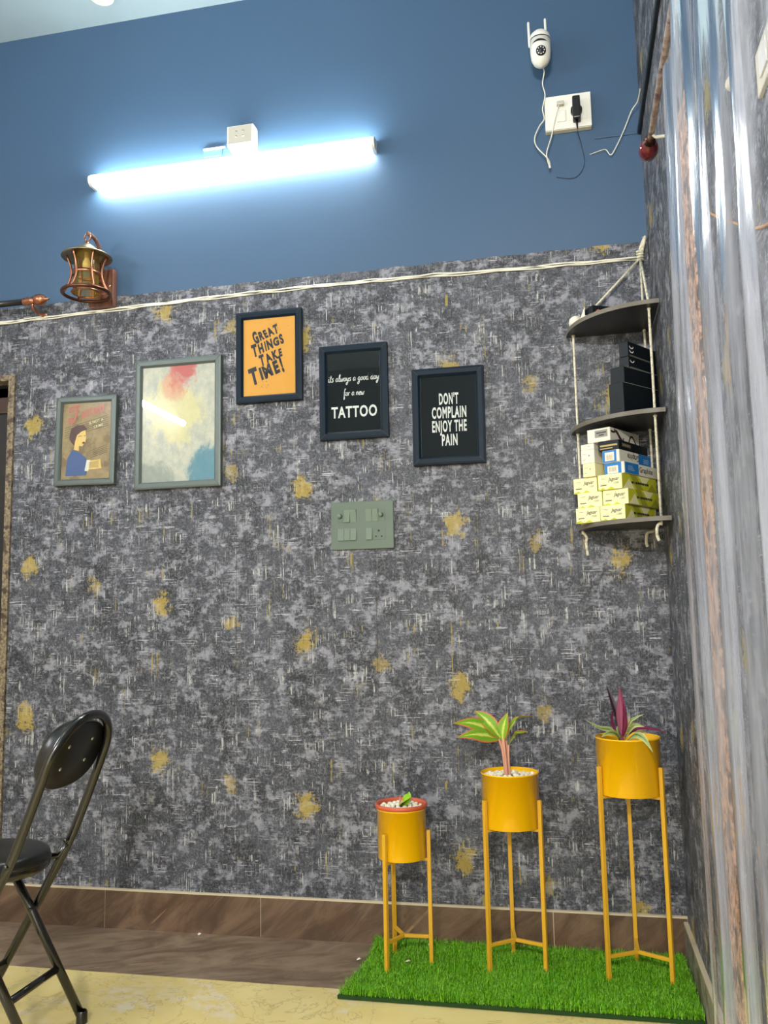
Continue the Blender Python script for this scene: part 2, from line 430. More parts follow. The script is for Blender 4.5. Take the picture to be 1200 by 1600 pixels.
MT['lime'] = mat('lime_print', (196, 196, 40), 0.6)
MT['olive'] = mat('olive_print', (150, 152, 38), 0.6)
MT['blue'] = mat('blue_print', (22, 116, 190), 0.55)
MT['blackcard'] = mat('black_card', (9, 19, 26), 0.5, spec=0.3)
MT['greycard'] = mat('grey_print', (140, 140, 132), 0.6)
MT['purple_ink'] = mat('purple_marker', (58, 32, 46), 0.6)
MT['goldink'] = mat('gold_print', (168, 146, 70), 0.4)
MT['cableblack'] = mat('black_conduit', (18, 24, 28), 0.4)
MT['orange_wire'] = mat('orange_wire', (206, 150, 70), 0.5)
MT['wire_white'] = mat('white_wire', (228, 226, 212), 0.5)
MT['skin'] = mat('printed_skin', (232, 196, 118), 0.6)
MT['denim'] = mat('printed_blue_shirt', (66, 92, 146), 0.6)
MT['hair'] = mat('printed_brown_hair', (88, 58, 58), 0.6)
MT['rose'] = mat('printed_rose_red', (200, 106, 100), 0.6)
MT['beige'] = mottled('printed_beige', [(150, 128, 92), (166, 144, 104), (128, 104, 74)], 25, 0.6)

def watercolour():
    m = mat('watercolour_print', (200, 200, 190), 0.6); t = NT(m); s = t.sep(t.coord('Generated'))
    c = t.comb(s[0], s[2]); n = t.noise(c, 4.0, 7, 0.65, 0.4); n2 = t.noise(c, 9.0, 6, 0.7)
    def blob(cx, cy, rx, ry, lo=0.35, hi=0.75):
        a = t.math('DIVIDE', t.math('SUBTRACT', s[0], cx), rx); b = t.math('DIVIDE', t.math('SUBTRACT', s[2], cy), ry)
        d = t.math('SQRT', t.math('ADD', t.math('MULTIPLY', a, a), t.math('MULTIPLY', b, b)))
        return t.ramp(t.math('SUBTRACT', t.math('ADD', 1.0, t.math('ADD', t.math('MULTIPLY', n, 1.9), t.math('MULTIPLY', n2, 0.8))), t.math('ADD', d, 1.0)), lo, hi)
    col = t.mix(t.ramp(n2, 0.3, 0.7), lin((178, 180, 170)), lin((212, 206, 188)))
    col = t.mix(t.math('MULTIPLY', blob(0.42, 0.60, 0.45, 0.35), 0.65), col, lin((226, 214, 150)))
    col = t.mix(t.math('MULTIPLY', blob(0.58, 0.98, 0.22, 0.24), 0.85), col, lin((196, 72, 74)))
    col = t.mix(t.math('MULTIPLY', blob(0.45, 0.84, 0.20, 0.16), 0.5), col, lin((214, 120, 110)))
    col = t.mix(t.math('MULTIPLY', blob(0.92, 0.08, 0.38, 0.24), 0.85), col, lin((58, 132, 158)))
    col = t.mix(t.math('MULTIPLY', blob(0.08, 0.04, 0.40, 0.16), 0.6), col, lin((120, 132, 130)))
    t.link(col, t.b.inputs['Base Color']); return m
MT['water'] = watercolour()

def leafmat(name, centre, mid, edge, rough=0.4):
    m = mat(name, centre, rough); t = NT(m)
    a = t.n.new('ShaderNodeAttribute'); a.attribute_name = 'edge_dist'; f = a.outputs['Fac']
    c = t.coord(); nz = t.noise(c, 120.0, 3, 0.6)
    f2 = t.math('ADD', f, t.math('MULTIPLY', t.math('SUBTRACT', nz, 0.5), 0.35))
    col = t.mix(t.ramp(f2, 0.05, 0.35), lin(centre), lin(mid)); col = t.mix(t.ramp(f2, 0.70, 1.05), col, lin(edge))
    t.link(col, t.b.inputs['Base Color']); t.b.inputs['Subsurface Weight'].default_value = 0.0
    return m
MT['leaf_red'] = leafmat('green_leaf_red_edge', (198, 206, 96), (112, 158, 36), (216, 76, 66))
MT['leaf_lime'] = leafmat('lime_leaf', (170, 196, 60), (140, 190, 30), (150, 200, 40))
MT['leaf_green'] = leafmat('green_leaf_pale_stripe', (70, 96, 50), (150, 168, 96), (196, 200, 150))
MT['leaf_purple'] = leafmat('purple_leaf', (150, 60, 96), (126, 36, 76), (96, 26, 62))
MT['leaf_dark'] = leafmat('dark_purple_leaf', (60, 34, 50), (44, 26, 40), (70, 40, 58))
def grassmat():
    m = mat('turf_blades', (60, 140, 16), 0.5); t = NT(m); c = t.coord()
    n = t.noise(c, 160.0, 2, 0.5); n2 = t.noise(c, 14.0, 3, 0.6)
    col = t.mix(t.ramp(n, 0.3, 0.7), lin((44, 116, 6)), lin((140, 206, 24))); col = t.mix(t.math('MULTIPLY', t.ramp(n2, 0.5, 0.7), 0.4), col, lin((84, 172, 8)))
    t.link(col, t.b.inputs['Base Color']); return m
MT['grass'] = grassmat()
MT['backing'] = mat('turf_backing', (24, 60, 12), 0.9)

# ------------------------------------------------------------------ setting
XL, YF, ZC, WP = -3.05, -5.2, 3.576, 2.39
DO, DZ = -2.492, 2.083      # doorway edge and head
b = MB()
b.box((XL-0.1, 0, WP), (0.1, 0.1, ZC), 0)
b.box((DO, 0, 0), (0.1, 0.1, WP), 1)
b.box((XL-0.1, 0, DZ), (DO, 0.1, WP), 1)
# uneven upper edge of the wallpaper, a little proud of the wall
n = 60
for i in range(n):
    x0 = XL+(0-XL)*i/n; x1 = XL+(0-XL)*(i+1)/n
    b.box((x0, -0.0012, WP-0.03), (x1, 0.0, WP+0.003*math.sin(i*1.7)+0.002*random.random()), 1)
struct(b.build('wall_back', [MT['slate'], MT['paper_x']]))
struct(MB().box((0, YF, 0), (0.1, 0.0, ZC)).build('wall_right', MT['paper_y']))
struct(MB().box((XL-0.1, YF, 0), (XL, 0.0, ZC)).build('wall_left', MT['plain']))
struct(MB().box((XL-0.1, YF, ZC), (0.1, 0.1, ZC+0.1)).build('ceiling', MT['ceil']))
struct(MB().box((XL-0.1, YF, -0.1), (0.1, 0.1, 0)).box((XL, -0.375, 0), (0, 0, 0.0015), 1).build('floor', [MT['marble'], MT['border']]))
b = MB(); b.box((XL-0.1, YF-0.1, 2.5), (0.1, YF, ZC)); b.box((XL-0.1, YF-0.1, 0), (-2.7, YF, 2.5)); b.box((-0.15, YF-0.1, 0), (0.1, YF, 2.5))
struct(b.build('wall_front', MT['front']))
# passage behind the doorway
b = MB(); b.box((XL-0.1, 1.0, 0), (-2.2, 1.05, 2.4)); b.box((XL-0.15, 0.1, 0), (XL-0.1, 1.05, 2.4)); b.box((-2.25, 0.1, 0), (-2.2, 1.0, 2.4)); b.box((XL-0.1, 0.1, 2.35), (-2.25, 1.0, 2.4)); b.box((XL-0.1, 0.1, -0.05), (-2.25, 1.0, 0))
struct(b.build('wall_passage', MT['dark']))
b = MB(); b.box((DO-0.006, -0.012, 0), (-2.470, 0.05, 2.106), 0, 0.004); b.box((XL+0.002, -0.012, DZ-0.002), (DO-0.0062, 0.05, 2.106), 0, 0.004)
struct(b.build('trim_1', MT['trim']))
b = MB(); b.box((XL+0.002, 0.06, 0.004), (DO-0.008, 0.095, 2.0), 0); d1 = struct(b.build('door_1', MT['darkdoor']))
MB().box((XL+0.02, 0.05, 1.965), (DO-0.009, 0.06, 2.03)).build('rail', MT['brown'], d1)
for x in (-2.525, -2.513): MB().box((x, 0.048, 1.62), (x+0.004, 0.06, 1.95)).build('pull_bar', MT['greycard'], d1)
# skirting
b = MB(); x = DO+0.024; xs = [-2.468, -2.03, -1.43, -0.83, -0.42, 0.0]
for i in range(len(xs)-1): b.box((xs[i]+0.0012, -0.011, 0.0016), (xs[i+1]-0.0012, 0, 0.133), 0)
b.box((xs[0], -0.009, 0.0016), (0, -0.0001, 0.132), 1); b.box((xs[0], -0.012, 0.133), (0, 0, 0.1385), 1)
struct(b.build('baseboard_back', [MT['skirt'], MT['grout']]))
b = MB(); b.box((-0.012, -0.80, 0.0016), (0, -0.012, 0.118), 0); b.box((-0.013, -0.80, 0.118), (0, -0.012, 0.124), 1)
struct(b.build('baseboard_right', [MT['skirt_side'], MT['grout']]))
# speckled casing on the right wall behind the plastic curtain
b = MB(); b.box((-0.012, -1.06, 0), (0, -0.81, 2.30), 0, 0.003); struct(b.build('trim_2', MT['copper_trim']))

# ------------------------------------------------------------------ lamps
def batten(root, c, axis, length, up_, out, em):
    """half round LED batten; axis along the lamp, out away from the wall"""
    A, U, O = Vector(axis), Vector(up_), Vector(out); c = Vector(c)
    M = Matrix((( A.x, O.x, U.x, c.x), (A.y, O.y, U.y, c.y), (A.z, O.z, U.z, c.z), (0, 0, 0, 1)))
    h = length/2
    MB().box((-h, 0, -0.013), (h, 0.034, 0.013), 0, 0.002, M).build('housing', MT['white'], root)
    prof = [(0.018*math.cos(a)*1.0, 0.034+0.022*max(0, math.sin(a))) for a in [PI*k/14 for k in range(15)]]
    prof = [(p[0]*1.25, p[1]) for p in prof]; n = len(prof)
    vs = [(-h+0.006, y, z) for z, y in prof]+[(h-0.006, y, z) for z, y in prof]
    fs = [(i, i+1, i+1+n, i+n) for i in range(n-1)]+[(0, n, 2*n-1, n-1)]
    MB().add(vs, fs, 0, True, M).build('diffuser', em, root)
    for sgn in (-1, 1):
        x = sgn*h; p2 = [(z*1.06, max(0, y-0.034)*1.05+0.034) for z, y in prof]+[(-0.024, 0.0), (0.024, 0.0)]
        vs = [(x-0.006, y, z) for z, y in p2]+[(x+0.006, y, z) for z, y in p2]; k = len(p2)
        MB().add(vs, [tuple(range(k)), tuple(range(2*k-1, k-1, -1))]+[(i, (i+1) % k, (i+1) % k+k, i+k) for i in range(k)], 0, False, M).build('end_cap', MT['white'], root)
t1 = thing('tube_light', 'lit white LED tube light fixed along the slate blue upper wall', 'lamp', (-1.555, 0, 2.885))
batten(t1, (-1.548, 0, 2.872), (1, 0, 0), 1.165, (0, 0, 1), (0, -1, 0), MT['tube'])
t2 = thing('tube_light', 'lit LED tube light on the left side wall, mirrored in the watercolour picture', 'lamp', (XL, -2.15, 2.53))
batten(t2, (XL, -2.15, 2.53), (0, 1, 0), 1.19, (0, 0, 1), (1, 0, 0), MT['tube2'])
t3 = thing('tube_light', 'short lit LED tube light above the shop front behind the viewer', 'lamp', (-0.45, YF, 2.75))
batten(t3, (-0.45, YF, 2.75), (-1, 0, 0), 0.60, (0, 0, 1), (0, 1, 0), MT['tube3'])
pn = thing('ceiling_panel_lamp', 'round lit ceiling panel lamp in the middle of the ceiling', 'lamp', (-1.75, -2.3, ZC))
Mp = Matrix.Translation((-1.75, -2.3, ZC))
MB().lathe([(0.15, 0), (0.15, -0.03), (0.135, -0.034)], 40, 0, Mp).build('rim', MT['white'], pn)
MB().lathe([(0.0001, -0.0335), (0.135, -0.0335)], 40, 0, Mp).build('diffuser', MT['panel'], pn)
# white round plate on the ceiling near the wall
cp = thing('ceiling_rose', 'small round white plate on the ceiling above the left end of the wall', 'ceiling plate', (-2.03, -0.16, ZC))
Mp = Matrix.Translation((-2.03, -0.16, ZC))
MB().lathe([(0.048, 0), (0.048, -0.012), (0.04, -0.018), (0.0001, -0.02)], 32, 0, Mp).build('cover', MT['white'], cp)
MB().lathe([(0.012, -0.019), (0.012, -0.026), (0.0001, -0.027)], 16, 0, Mp).build('knob', MT['white'], cp)
# junction box above the tube
jb = thing('junction_box', 'white square junction box on the wall just above the tube light', 'junction box', (-1.49, 0, 2.965))
MB().box((-1.545, -0.050, 2.930), (-1.437, 0, 3.012), 0, 0.004).build('box', MT['white'], jb)
MB().box((-1.540, -0.054, 2.935), (-1.442, -0.050, 3.007), 0, 0.0015).build('lid', MT['offwhite'], jb)
for dx in (-0.014, 0.014):
    for dz in (-0.008, 0.012):
        MB().lathe([(0.0045, 0), (0.004, 0.003), (0.0001, 0.0035)], 10, 0, Matrix.Translation((-1.491+dx, -0.054, 2.972+dz)) @ Matrix.Rotation(PI/2, 4, 'X')).build('screw', MT['greycard'], jb)
sb = thing('junction_box', 'flush terminal plate half lost in the glow, left of the white junction box', 'junction box', (-1.62, 0, 2.94))
MB().box((-1.665, -0.006, 2.925), (-1.585, 0, 2.962), 0, 0.002).build('plate', MT['slate'], sb)
MB().box((-1.66, -0.012, 2.952), (-1.57, -0.006, 2.958), 0, 0.001).build('clip', MT['white'], sb)

# ------------------------------------------------------------------ pictures
def picture(label, x0, x1, z0, z1, fw, depth, fmat, art, tilt=0.0, lean=0.0):
    cx, cz = (x0+x1)/2, (z0+z1)/2
    root = thing('picture_frame', label, 'picture', (cx, 0, cz))
    W, H = (x1-x0)/2, (z1-z0)/2
    b = MB()
    prof = [(0.0, 0.0), (0.0, -depth), (0.25, -depth*1.08), (0.75, -depth*1.08), (1.0, -depth*0.72), (1.0, 0.0)]
    cor = [(-1, -1), (1, -1), (1, 1), (-1, 1)]
    for k in range(4):
        a, c = cor[k], cor[(k+1) % 4]
        vs = []
        for (sx, sz) in (a, c):
            for q, y in prof: vs.append((cx+sx*(W-fw*q), y-0.001, cz+sz*(H-fw*q)))
        n = len(prof); fs = [(i, i+1, i+1+n, i+n) for i in range(n-1)]
        b.add(vs, fs, 0)
        # mitre line
        p0 = Vector((cx+a[0]*W, -depth*1.085-0.001, cz+a[1]*H)); p1 = Vector((cx+a[0]*(W-fw*0.8), -depth*1.085-0.001, cz+a[1]*(H-fw*0.8)))
        d = Vector((-(p1-p0).z, 0, (p1-p0).x)).normalized()*0.0006
        b.add([p0-d, p0+d, p1+d, p1-d], [(0, 1, 2, 3)], 1)
    b.box((x0+0.003, -0.004, z0+0.003), (x1-0.003, -0.001, z1-0.003), 0)
    b.build('frame', [fmat, MT['frame_groove']], root)
    y = -depth*0.55
    ab = MB(); ix0, ix1, iz0, iz1 = x0+fw*0.95, x1-fw*0.95, z0+fw*0.95, z1-fw*0.95
    ab.box((ix0, y, iz0), (ix1, -0.004, iz1), 0)
    mats = art(ab, (ix0+ix1)/2, y-0.0006, (iz0+iz1)/2, ix1-ix0, iz1-iz0)
    ab.build('print', mats, root)
    g = MB(); yg = -depth*0.70; g.box((ix0, yg-0.001, iz0), (ix1, yg, iz1)); g.build('glass', MT['glass'], root)
    root.rotation_euler = (lean, tilt, 0)
    return root
UX, UZ = (1, 0, 0), (0, 0, 1)

def art_orange(b, cx, y, cz, W, H):
    o = (cx, y, cz); rt = math.radians(20)
    rows = [('GREAT', -0.008, 0.074, 0.104, 0.036), ('THINGS', 0.000, 0.028, 0.132, 0.036), ('TAKE', 0.012, -0.016, 0.092, 0.032), ('TIME!', -0.002, -0.078, 0.140, 0.048)]
    random.seed(3)
    for s, x, z, wd, ht in rows:
        # one tilted brush letter after another
        ws = [text2d(c, 0.06, 0.0)[2] for c in s]; gap = 0.10; tot = sum(ws)+gap*(len(s)-1); sx = wd/tot; a = -wd/2
        for c, wc in zip(s, ws):
            ma = a+wc*sx/2; big = 1.28 if (c in 'TG!' and c == s[0] or c == '!') else random.uniform(0.86, 1.05)
            px = x+ma*math.cos(rt); pz = z+ma*math.sin(rt)-ht*(big-1)*0.3
            put_text(b, c, o, UX, UZ, px, pz, wc*sx*1.05, ht*big, 1, 0.06, random.uniform(-0.05, 0.2), rt+random.uniform(-0.10, 0.10)); a += (wc+gap)*sx
    for k in range(46):
        up_ = k % 2; px = random.gauss(0.02 if up_ else -0.035, 0.022); pz = random.gauss(0.112, 0.014) if up_ else random.gauss(-0.118, 0.012)
        if abs(px) > W/2-0.006 or abs(pz) > H/2-0.006: continue
        r = random.uniform(0.0006, 0.0018)
        poly2d(b, [(px+r*math.cos(t*PI/3), pz+r*math.sin(t*PI/3)) for t in range(6)], o, UX, UZ, 2 if k % 3 else 1)
    return [MT['orange'], MT['ink'], MT['redspeck']]
picture('black framed orange poster reading great things take time in brush letters', -1.519, -1.259, 1.913, 2.266, 0.027, 0.02, MT['frame_navy'], art_orange)

# handwriting glyphs, unit x-height 1; list of strokes, advance
GL = {
 'i': ([[(0, 1), (0.02, 0.2), (0.2, 0), (0.35, 0.15)], [(0.02, 1.5), (0.04, 1.6)]], 0.42),
 't': ([[(0.15, 1.9), (0.12, 0.3), (0.3, 0), (0.5, 0.15)], [(-0.1, 1.25), (0.45, 1.3)]], 0.52),
 's': ([[(0.5, 0.9), (0.3, 1.0), (0.12, 0.75), (0.45, 0.35), (0.3, 0), (0.0, 0.12)]], 0.62),
 'a': ([[(0.6, 0.85), (0.3, 1.0), (0.05, 0.5), (0.2, 0.02), (0.5, 0.3), (0.62, 0.9), (0.6, 0.2), (0.8, 0.05)]], 0.86),
 'l': ([[(0.0, 0.3), (0.3, 1.6), (0.25, 2.1), (0.08, 1.7), (0.08, 0.3), (0.25, 0), (0.42, 0.15)]], 0.45),
 'w': ([[(0, 1), (0.08, 0.1), (0.3, 0.1), (0.42, 0.8), (0.48, 0.1), (0.7, 0.05), (0.85, 1)]], 1.0),
 'y': ([[(0, 1), (0.05, 0.3), (0.3, 0.15), (0.55, 0.9)], [(0.58, 1.0), (0.5, -0.4), (0.25, -1.1), (0.05, -0.7), (0.7, 0.15)]], 0.78),
 'g': ([[(0.55, 0.85), (0.28, 1.0), (0.03, 0.5), (0.2, 0.05), (0.5, 0.35), (0.58, 0.9)], [(0.58, 0.95), (0.52, -0.5), (0.28, -1.1), (0.05, -0.7), (0.75, 0.15)]], 0.8),
 'o': ([[(0.35, 1), (0.08, 0.7), (0.12, 0.15), (0.4, 0.02), (0.6, 0.45), (0.5, 0.9), (0.3, 0.98), (0.75, 0.85)]], 0.78),
 'd': ([[(0.55, 0.85), (0.28, 1.0), (0.03, 0.5), (0.2, 0.02), (0.5, 0.3), (0.62, 2.0)], [(0.62, 2.0), (0.58, 0.2), (0.78, 0.05)]], 0.84),
 'f': ([[(0.5, 1.9), (0.35, 2.1), (0.2, 1.6), (0.18, -0.8), (0.3, -1.1), (0.4, -0.6), (0.2, 0.1), (0.6, 0.2)], [(-0.02, 0.95), (0.5, 1.0)]], 0.62),
 'r': ([[(0, 0.9), (0.08, 0.0)], [(0.08, 0.5), (0.25, 0.95), (0.5, 0.85)]], 0.55),
 'n': ([[(0, 0.95), (0.05, 0.0)], [(0.05, 0.5), (0.3, 0.98), (0.48, 0.7), (0.48, 0.15), (0.68, 0.05)]], 0.74),
 'e': ([[(0.05, 0.45), (0.5, 0.6), (0.4, 0.98), (0.12, 0.8), (0.08, 0.25), (0.3, 0.0), (0.62, 0.2)]], 0.7)}
def handwrite(b, s, o, cx, base, width, xh, mi, pen):
    adv = sum(GL[c][1] if c != ' ' else 0.55 for c in s); sx = width/adv; a = cx-width/2
    for c in s:
        if c == ' ': a += 0.55*sx; continue
        st, ad = GL[c]
        for pts in st: stroke2d(b, [(a+(x+0.12*y)*sx, base+y*xh) for x, y in pts], pen, o, UX, UZ, mi, 5)
        a += ad*sx
def inner_line(b, W, H, o, mi, inset=0.001, th=0.0016, sides='lrtb'):
    a, c = W/2-inset, H/2-inset
    q = {'b': [(-a, -c), (a, -c), (a, -c+th), (-a, -c+th)], 't': [(-a, c-th), (a, c-th), (a, c), (-a, c)], 'l': [(-a, -c), (-a+th, -c), (-a+th, c), (-a, c)], 'r': [(a-th, -c), (a, -c), (a, c), (a-th, c)]}
    for s in sides: poly2d(b, q[s], o, UX, UZ, mi)
def art_goodday(b, cx, y, cz, W, H):
    o = (cx, y, cz)
    handwrite(b, 'its always a good day', o, 0.0, 0.042, 0.192, 0.0125, 1, 0.0026)
    handwrite(b, 'for a new', o, 0.0, -0.013, 0.078, 0.0125, 1, 0.0026)
    put_text(b, 'TATTOO', o, UX, UZ, 0.0, -0.094, 0.172, 0.042, 1, 0.028, spacing=1.12)
    inner_line(b, W, H, o, 2, sides='rb')
    return [MT['blackprint'], MT['chalk'], MT['greycard']]
picture('black framed poster with white handwriting above the word tattoo, second frame from the right', -1.192, -0.934, 1.751, 2.105, 0.028, 0.02, MT['frame_navy'], art_goodday)
def art_pain(b, cx, y, cz, W, H):
    o = (cx, y, cz)
    for s, z, wd in (("DON'T", 0.048, 0.070), ('COMPLAIN', -0.002, 0.124), ('ENJOY THE', -0.052, 0.124), ('PAIN', -0.102, 0.056)):
        put_text(b, s, o, UX, UZ, 0.002, z-0.004, wd, 0.041, 1, 0.032, spacing=1.16)
    inner_line(b, W, H, o, 2, sides='rbl', th=0.001)
    return [MT['blackprint'], MT['chalk'], MT['greycard']]
picture("black framed poster with white capitals don't complain enjoy the pain", -0.845, -0.586, 1.637, 1.989, 0.029, 0.022, MT['frame_navy'], art_pain, tilt=0.004)
def art_water(b, cx, y, cz, W, H): return [MT['water']]
picture('large grey framed watercolour print in pink, cream and teal', -1.932, -1.580, 1.605, 2.109, 0.026, 0.022, MT['frame_grey'], art_water)
def art_small(b, cx, y, cz, W, H):
    o = (cx, y, cz); P = lambda pts, mi: poly2d(b, pts, o, UX, UZ, mi)
    for k in range(6): P([(-0.095, 0.052-0.008*k), (0.094, 0.098-0.008*k), (0.094, 0.0995-0.008*k), (-0.095, 0.0535-0.008*k)], 6)
    for k in range(5): P([(0.0, -0.048-0.007*k), (0.09, -0.020-0.007*k), (0.09, -0.0188-0.007*k), (0.0, -0.0468-0.007*k)], 6)
    o = (cx, y-0.0006, cz); P = lambda pts, mi: poly2d(b, pts, o, UX, UZ, mi)
    # plain figure of a person seen over the shoulder
    P([(-0.072, 0.028), (-0.066, 0.052), (-0.040, 0.064), (-0.012, 0.062), (0.002, 0.048), (-0.006, 0.036), (-0.030, 0.030), (-0.044, 0.006), (-0.042, -0.024), (-0.060, -0.010), (-0.074, 0.010)], 3)
    o = (cx, y-0.0010, cz); P = lambda pts, mi: poly2d(b, pts, o, UX, UZ, mi)
    P([(-0.048, -0.002), (-0.040, 0.024), (-0.020, 0.038), (-0.004, 0.042), (0.000, 0.010), (-0.004, -0.008), (-0.016, -0.022), (-0.030, -0.020), (-0.030, -0.040), (-0.052, -0.034)], 4)
    o = (cx, y-0.0012, cz); P = lambda pts, mi: poly2d(b, pts, o, UX, UZ, mi)
    P([(-0.084, -0.138), (-0.082, -0.098), (-0.078, -0.066), (-0.058, -0.034), (-0.030, -0.044), (-0.004, -0.064), (0.012, -0.082), (0.004, -0.138)], 5)
    o = (cx, y-0.0014, cz); P = lambda pts, mi: poly2d(b, pts, o, UX, UZ, mi)
    P([(0.010, -0.080), (0.064, -0.076), (0.070, -0.112), (0.006, -0.116)], 4)
    o = (cx, y-0.0016, cz); P = lambda pts, mi: poly2d(b, pts, o, UX, UZ, mi)
    P([(-0.002, -0.120), (0.014, -0.122), (0.022, -0.078), (0.006, -0.076)], 7)
    o = (cx, y-0.0018, cz); P = lambda pts, mi: poly2d(b, pts, o, UX, UZ, mi)
    P([(-0.018, -0.008), (-0.008, -0.003), (-0.003, -0.010), (-0.012, -0.013)], 3)
    stroke2d(b, [(-0.034, 0.016), (-0.026, 0.020), (-0.018, 0.018)], 0.002, o, UX, UZ, 3); stroke2d(b, [(-0.010, 0.018), (-0.003, 0.021)], 0.002, o, UX, UZ, 3)
    for k in range(5): stroke2d(b, [(0.016, -0.088-0.005*k), (0.036, -0.086-0.005*k), (0.058, -0.082-0.006*k)], 0.0016, o, UX, UZ, 3)
    # lettering
    rt = math.radians(14)
    stroke2d(b, [(-0.056, 0.124), (-0.076, 0.118), (-0.072, 0.134), (-0.050, 0.138), (-0.030, 0.142)], 0.006, o, UX, UZ, 1)
    stroke2d(b, [(-0.042, 0.139), (-0.046, 0.108), (-0.056, 0.078), (-0.074, 0.072), (-0.076, 0.088), (-0.062, 0.092)], 0.008, o, UX, UZ, 1)
    put_text(b, 'attoo', o, UX, UZ, 0.028, 0.103, 0.104, 0.042, 1, 0.012, 0.25, rt, 1.1)
    put_text(b, 'IS NOT A', o, UX, UZ, 0.042, 0.070, 0.062, 0.011, 2, 0.01, 0.0, rt, 1.1)
    put_text(b, 'CRIME', o, UX, UZ, 0.052, 0.052, 0.040, 0.011, 2, 0.01, 0.0, rt, 1.1)
    return [MT['beige'], MT['rose'], MT['cream_card'], MT['hair'], MT['skin'], MT['denim'], MT['brown'], MT['card']]
picture('small grey framed retro tattoo poster with a person in a blue shirt, hung slightly tilted', -2.273, -2.015, 1.636, 1.988, 0.024, 0.022, MT['frame_grey'], art_small, tilt=0.017)

# ------------------------------------------------------------------ modular switch board
sx0, sx1, sz0, sz1 = -1.157, -0.925, 1.347, 1.521
sw = thing('switch_board', 'grey green modular switch plate with two rows of switches below the posters', 'switch', ((sx0+sx1)/2, 0, (sz0+sz1)/2))
MB().box((sx0, -0.009, sz0), (sx1, 0, sz1), 0, 0.003).build('plate', MT['sw'], sw)
def nx(t): return sx0+(sx1-sx0)*t
def nz(t): return sz1-(sz1-sz0)*t
mw = 0.10
def rocker(x, r0, r1, tip):
    a, c = nx(x)+0.0006, nx(x+mw)-0.0006; z1, z0 = nz(r0), nz(r1); y0 = -0.009
    ya, yb = (-0.016, -0.0105) if tip else (-0.0105, -0.016)
    vs = [(a, y0, z0), (c, y0, z0), (c, y0, z1), (a, y0, z1), (a, yb, z0), (c, yb, z0), (c, ya, z1), (a, ya, z1)]
    MB().add(vs, [(4, 5, 6, 7), (0, 1, 5, 4), (3, 7, 6, 2), (0, 4, 7, 3), (1, 2, 6, 5)]).build('rocker', MT['sw_b'], sw)
def blank(x, r0, r1, n=1):
    MB().box((nx(x)+0.0005, -0.0102, nz(r1)), (nx(x+mw*n)-0.0005, -0.0088, nz(r0)), 0, 0.0004).build('blank_module', MT['sw'], sw)
def knob(x, r0, r1):
    blank(x, r0, r1); c = (nx(x+0.042), -0.0102, (nz(r0)+nz(r1))/2)
    MB().lathe([(0.0085, 0), (0.008, 0.014), (0.006, 0.0165), (0.0001, 0.017)], 20, 0, Matrix.Translation(c) @ Matrix.Rotation(PI/2, 4, 'X')).build('dimmer_knob', MT['sw_b'], sw)
knob(0.11, 0.17, 0.43); rocker(0.21, 0.17, 0.43, False); rocker(0.31, 0.17, 0.43, True)
rocker(0.56, 0.17, 0.43, True); rocker(0.66, 0.17, 0.43, True); knob(0.765, 0.17, 0.43)
for q in (0.11, 0.21, 0.31): rocker(q, 0.56, 0.81, False)
rocker(0.56, 0.56, 0.81, False); blank(0.668, 0.56, 0.81, 2)
for hx, hz_, r in ((0.765, 0.627, 0.0036), (0.72, 0.745, 0.0028), (0.81, 0.745, 0.0028)):
    MB().lathe([(r, 0), (0.0001, 0.0001)], 14, 0, Matrix.Translation((nx(hx), -0.0104, nz(hz_))) @ Matrix.Rotation(PI/2, 4, 'X')).build('socket_hole', MT['dark'], sw)

# ------------------------------------------------------------------ camera bulb, power point, cables
cc = thing('security_camera', 'white bulb shaped security camera with two antennas high on the blue wall', 'security camera', (-0.336, 0, 3.115))
ccx, ccy = -0.336, -0.085
MB().lathe([(0.030, 0), (0.030, 0.02), (0.022, 0.028), (0.022, 0.05)], 24, 0, Matrix.Translation((ccx, 0, 3.155)) @ Matrix.Rotation(PI/2, 4, 'X')).build('wall_mount', MT['white'], cc)
MB().lathe([(0.037, 3.146), (0.037, 3.152), (0.033, 3.166), (0.022, 3.177), (0.0001, 3.182)], 28, 0, Matrix.Translation((ccx, ccy, 0))).build('top_dome', MT['white'], cc)
MB().lathe([(0.0355, 3.141), (0.0355, 3.147)], 28, 0, Matrix.Translation((ccx, ccy, 0))).build('seam_ring', MT['black'], cc)
MB().lathe([(0.0001, 3.043), (0.014, 3.046), (0.026, 3.056), (0.034, 3.074), (0.0365, 3.10), (0.037, 3.142), (0.0001, 3.143)], 28, 0, Matrix.Translation((ccx, ccy, 0))).build('head', MT['white'], cc)
Ml = Matrix.Translation((-0.334, ccy-0.0335, 3.084)) @ Matrix.Rotation(PI/2+0.22, 4, 'X')
MB().lathe([(0.0175, -0.010), (0.0175, 0.004), (0.016, 0.006), (0.0001, 0.006)], 28, 0, Ml).build('lens_ring', MT['black'], cc)
MB().lathe([(0.0068, 0.0055), (0.0065, 0.0078), (0.0001, 0.009)], 20, 0, Ml).build('lens', mat('lens_glass', (26, 34, 58), 0.08, coat=1.0), cc)
for k in range(8):
    a = 2*PI*k/8; MB().ball((0.0118*math.cos(a), 0.0118*math.sin(a), 0.006), 0.0023, 0, (1, 1, 0.5), 8, 6, Ml).build('led', MT['chalk'], cc)
b = MB(); pts = []
for k in range(17):
    a = -1.25+2.5*k/16; pts.append((a, 0.0085*math.cos(a*1.15)+0.0))
vs = []
for a, hgt in pts:
    rr = 0.0374; th = a*0.62-PI/2-0.05
    for z in (3.118+0.012*math.cos(a), 3.118+0.012*math.cos(a)-max(0.0006, hgt)): vs.append((ccx+rr*math.cos(th), ccy+rr*math.sin(th), z))
b.add(vs, [(2*i, 2*i+1, 2*i+3, 2*i+2) for i in range(16)]); b.build('slot', MT['black'], cc)
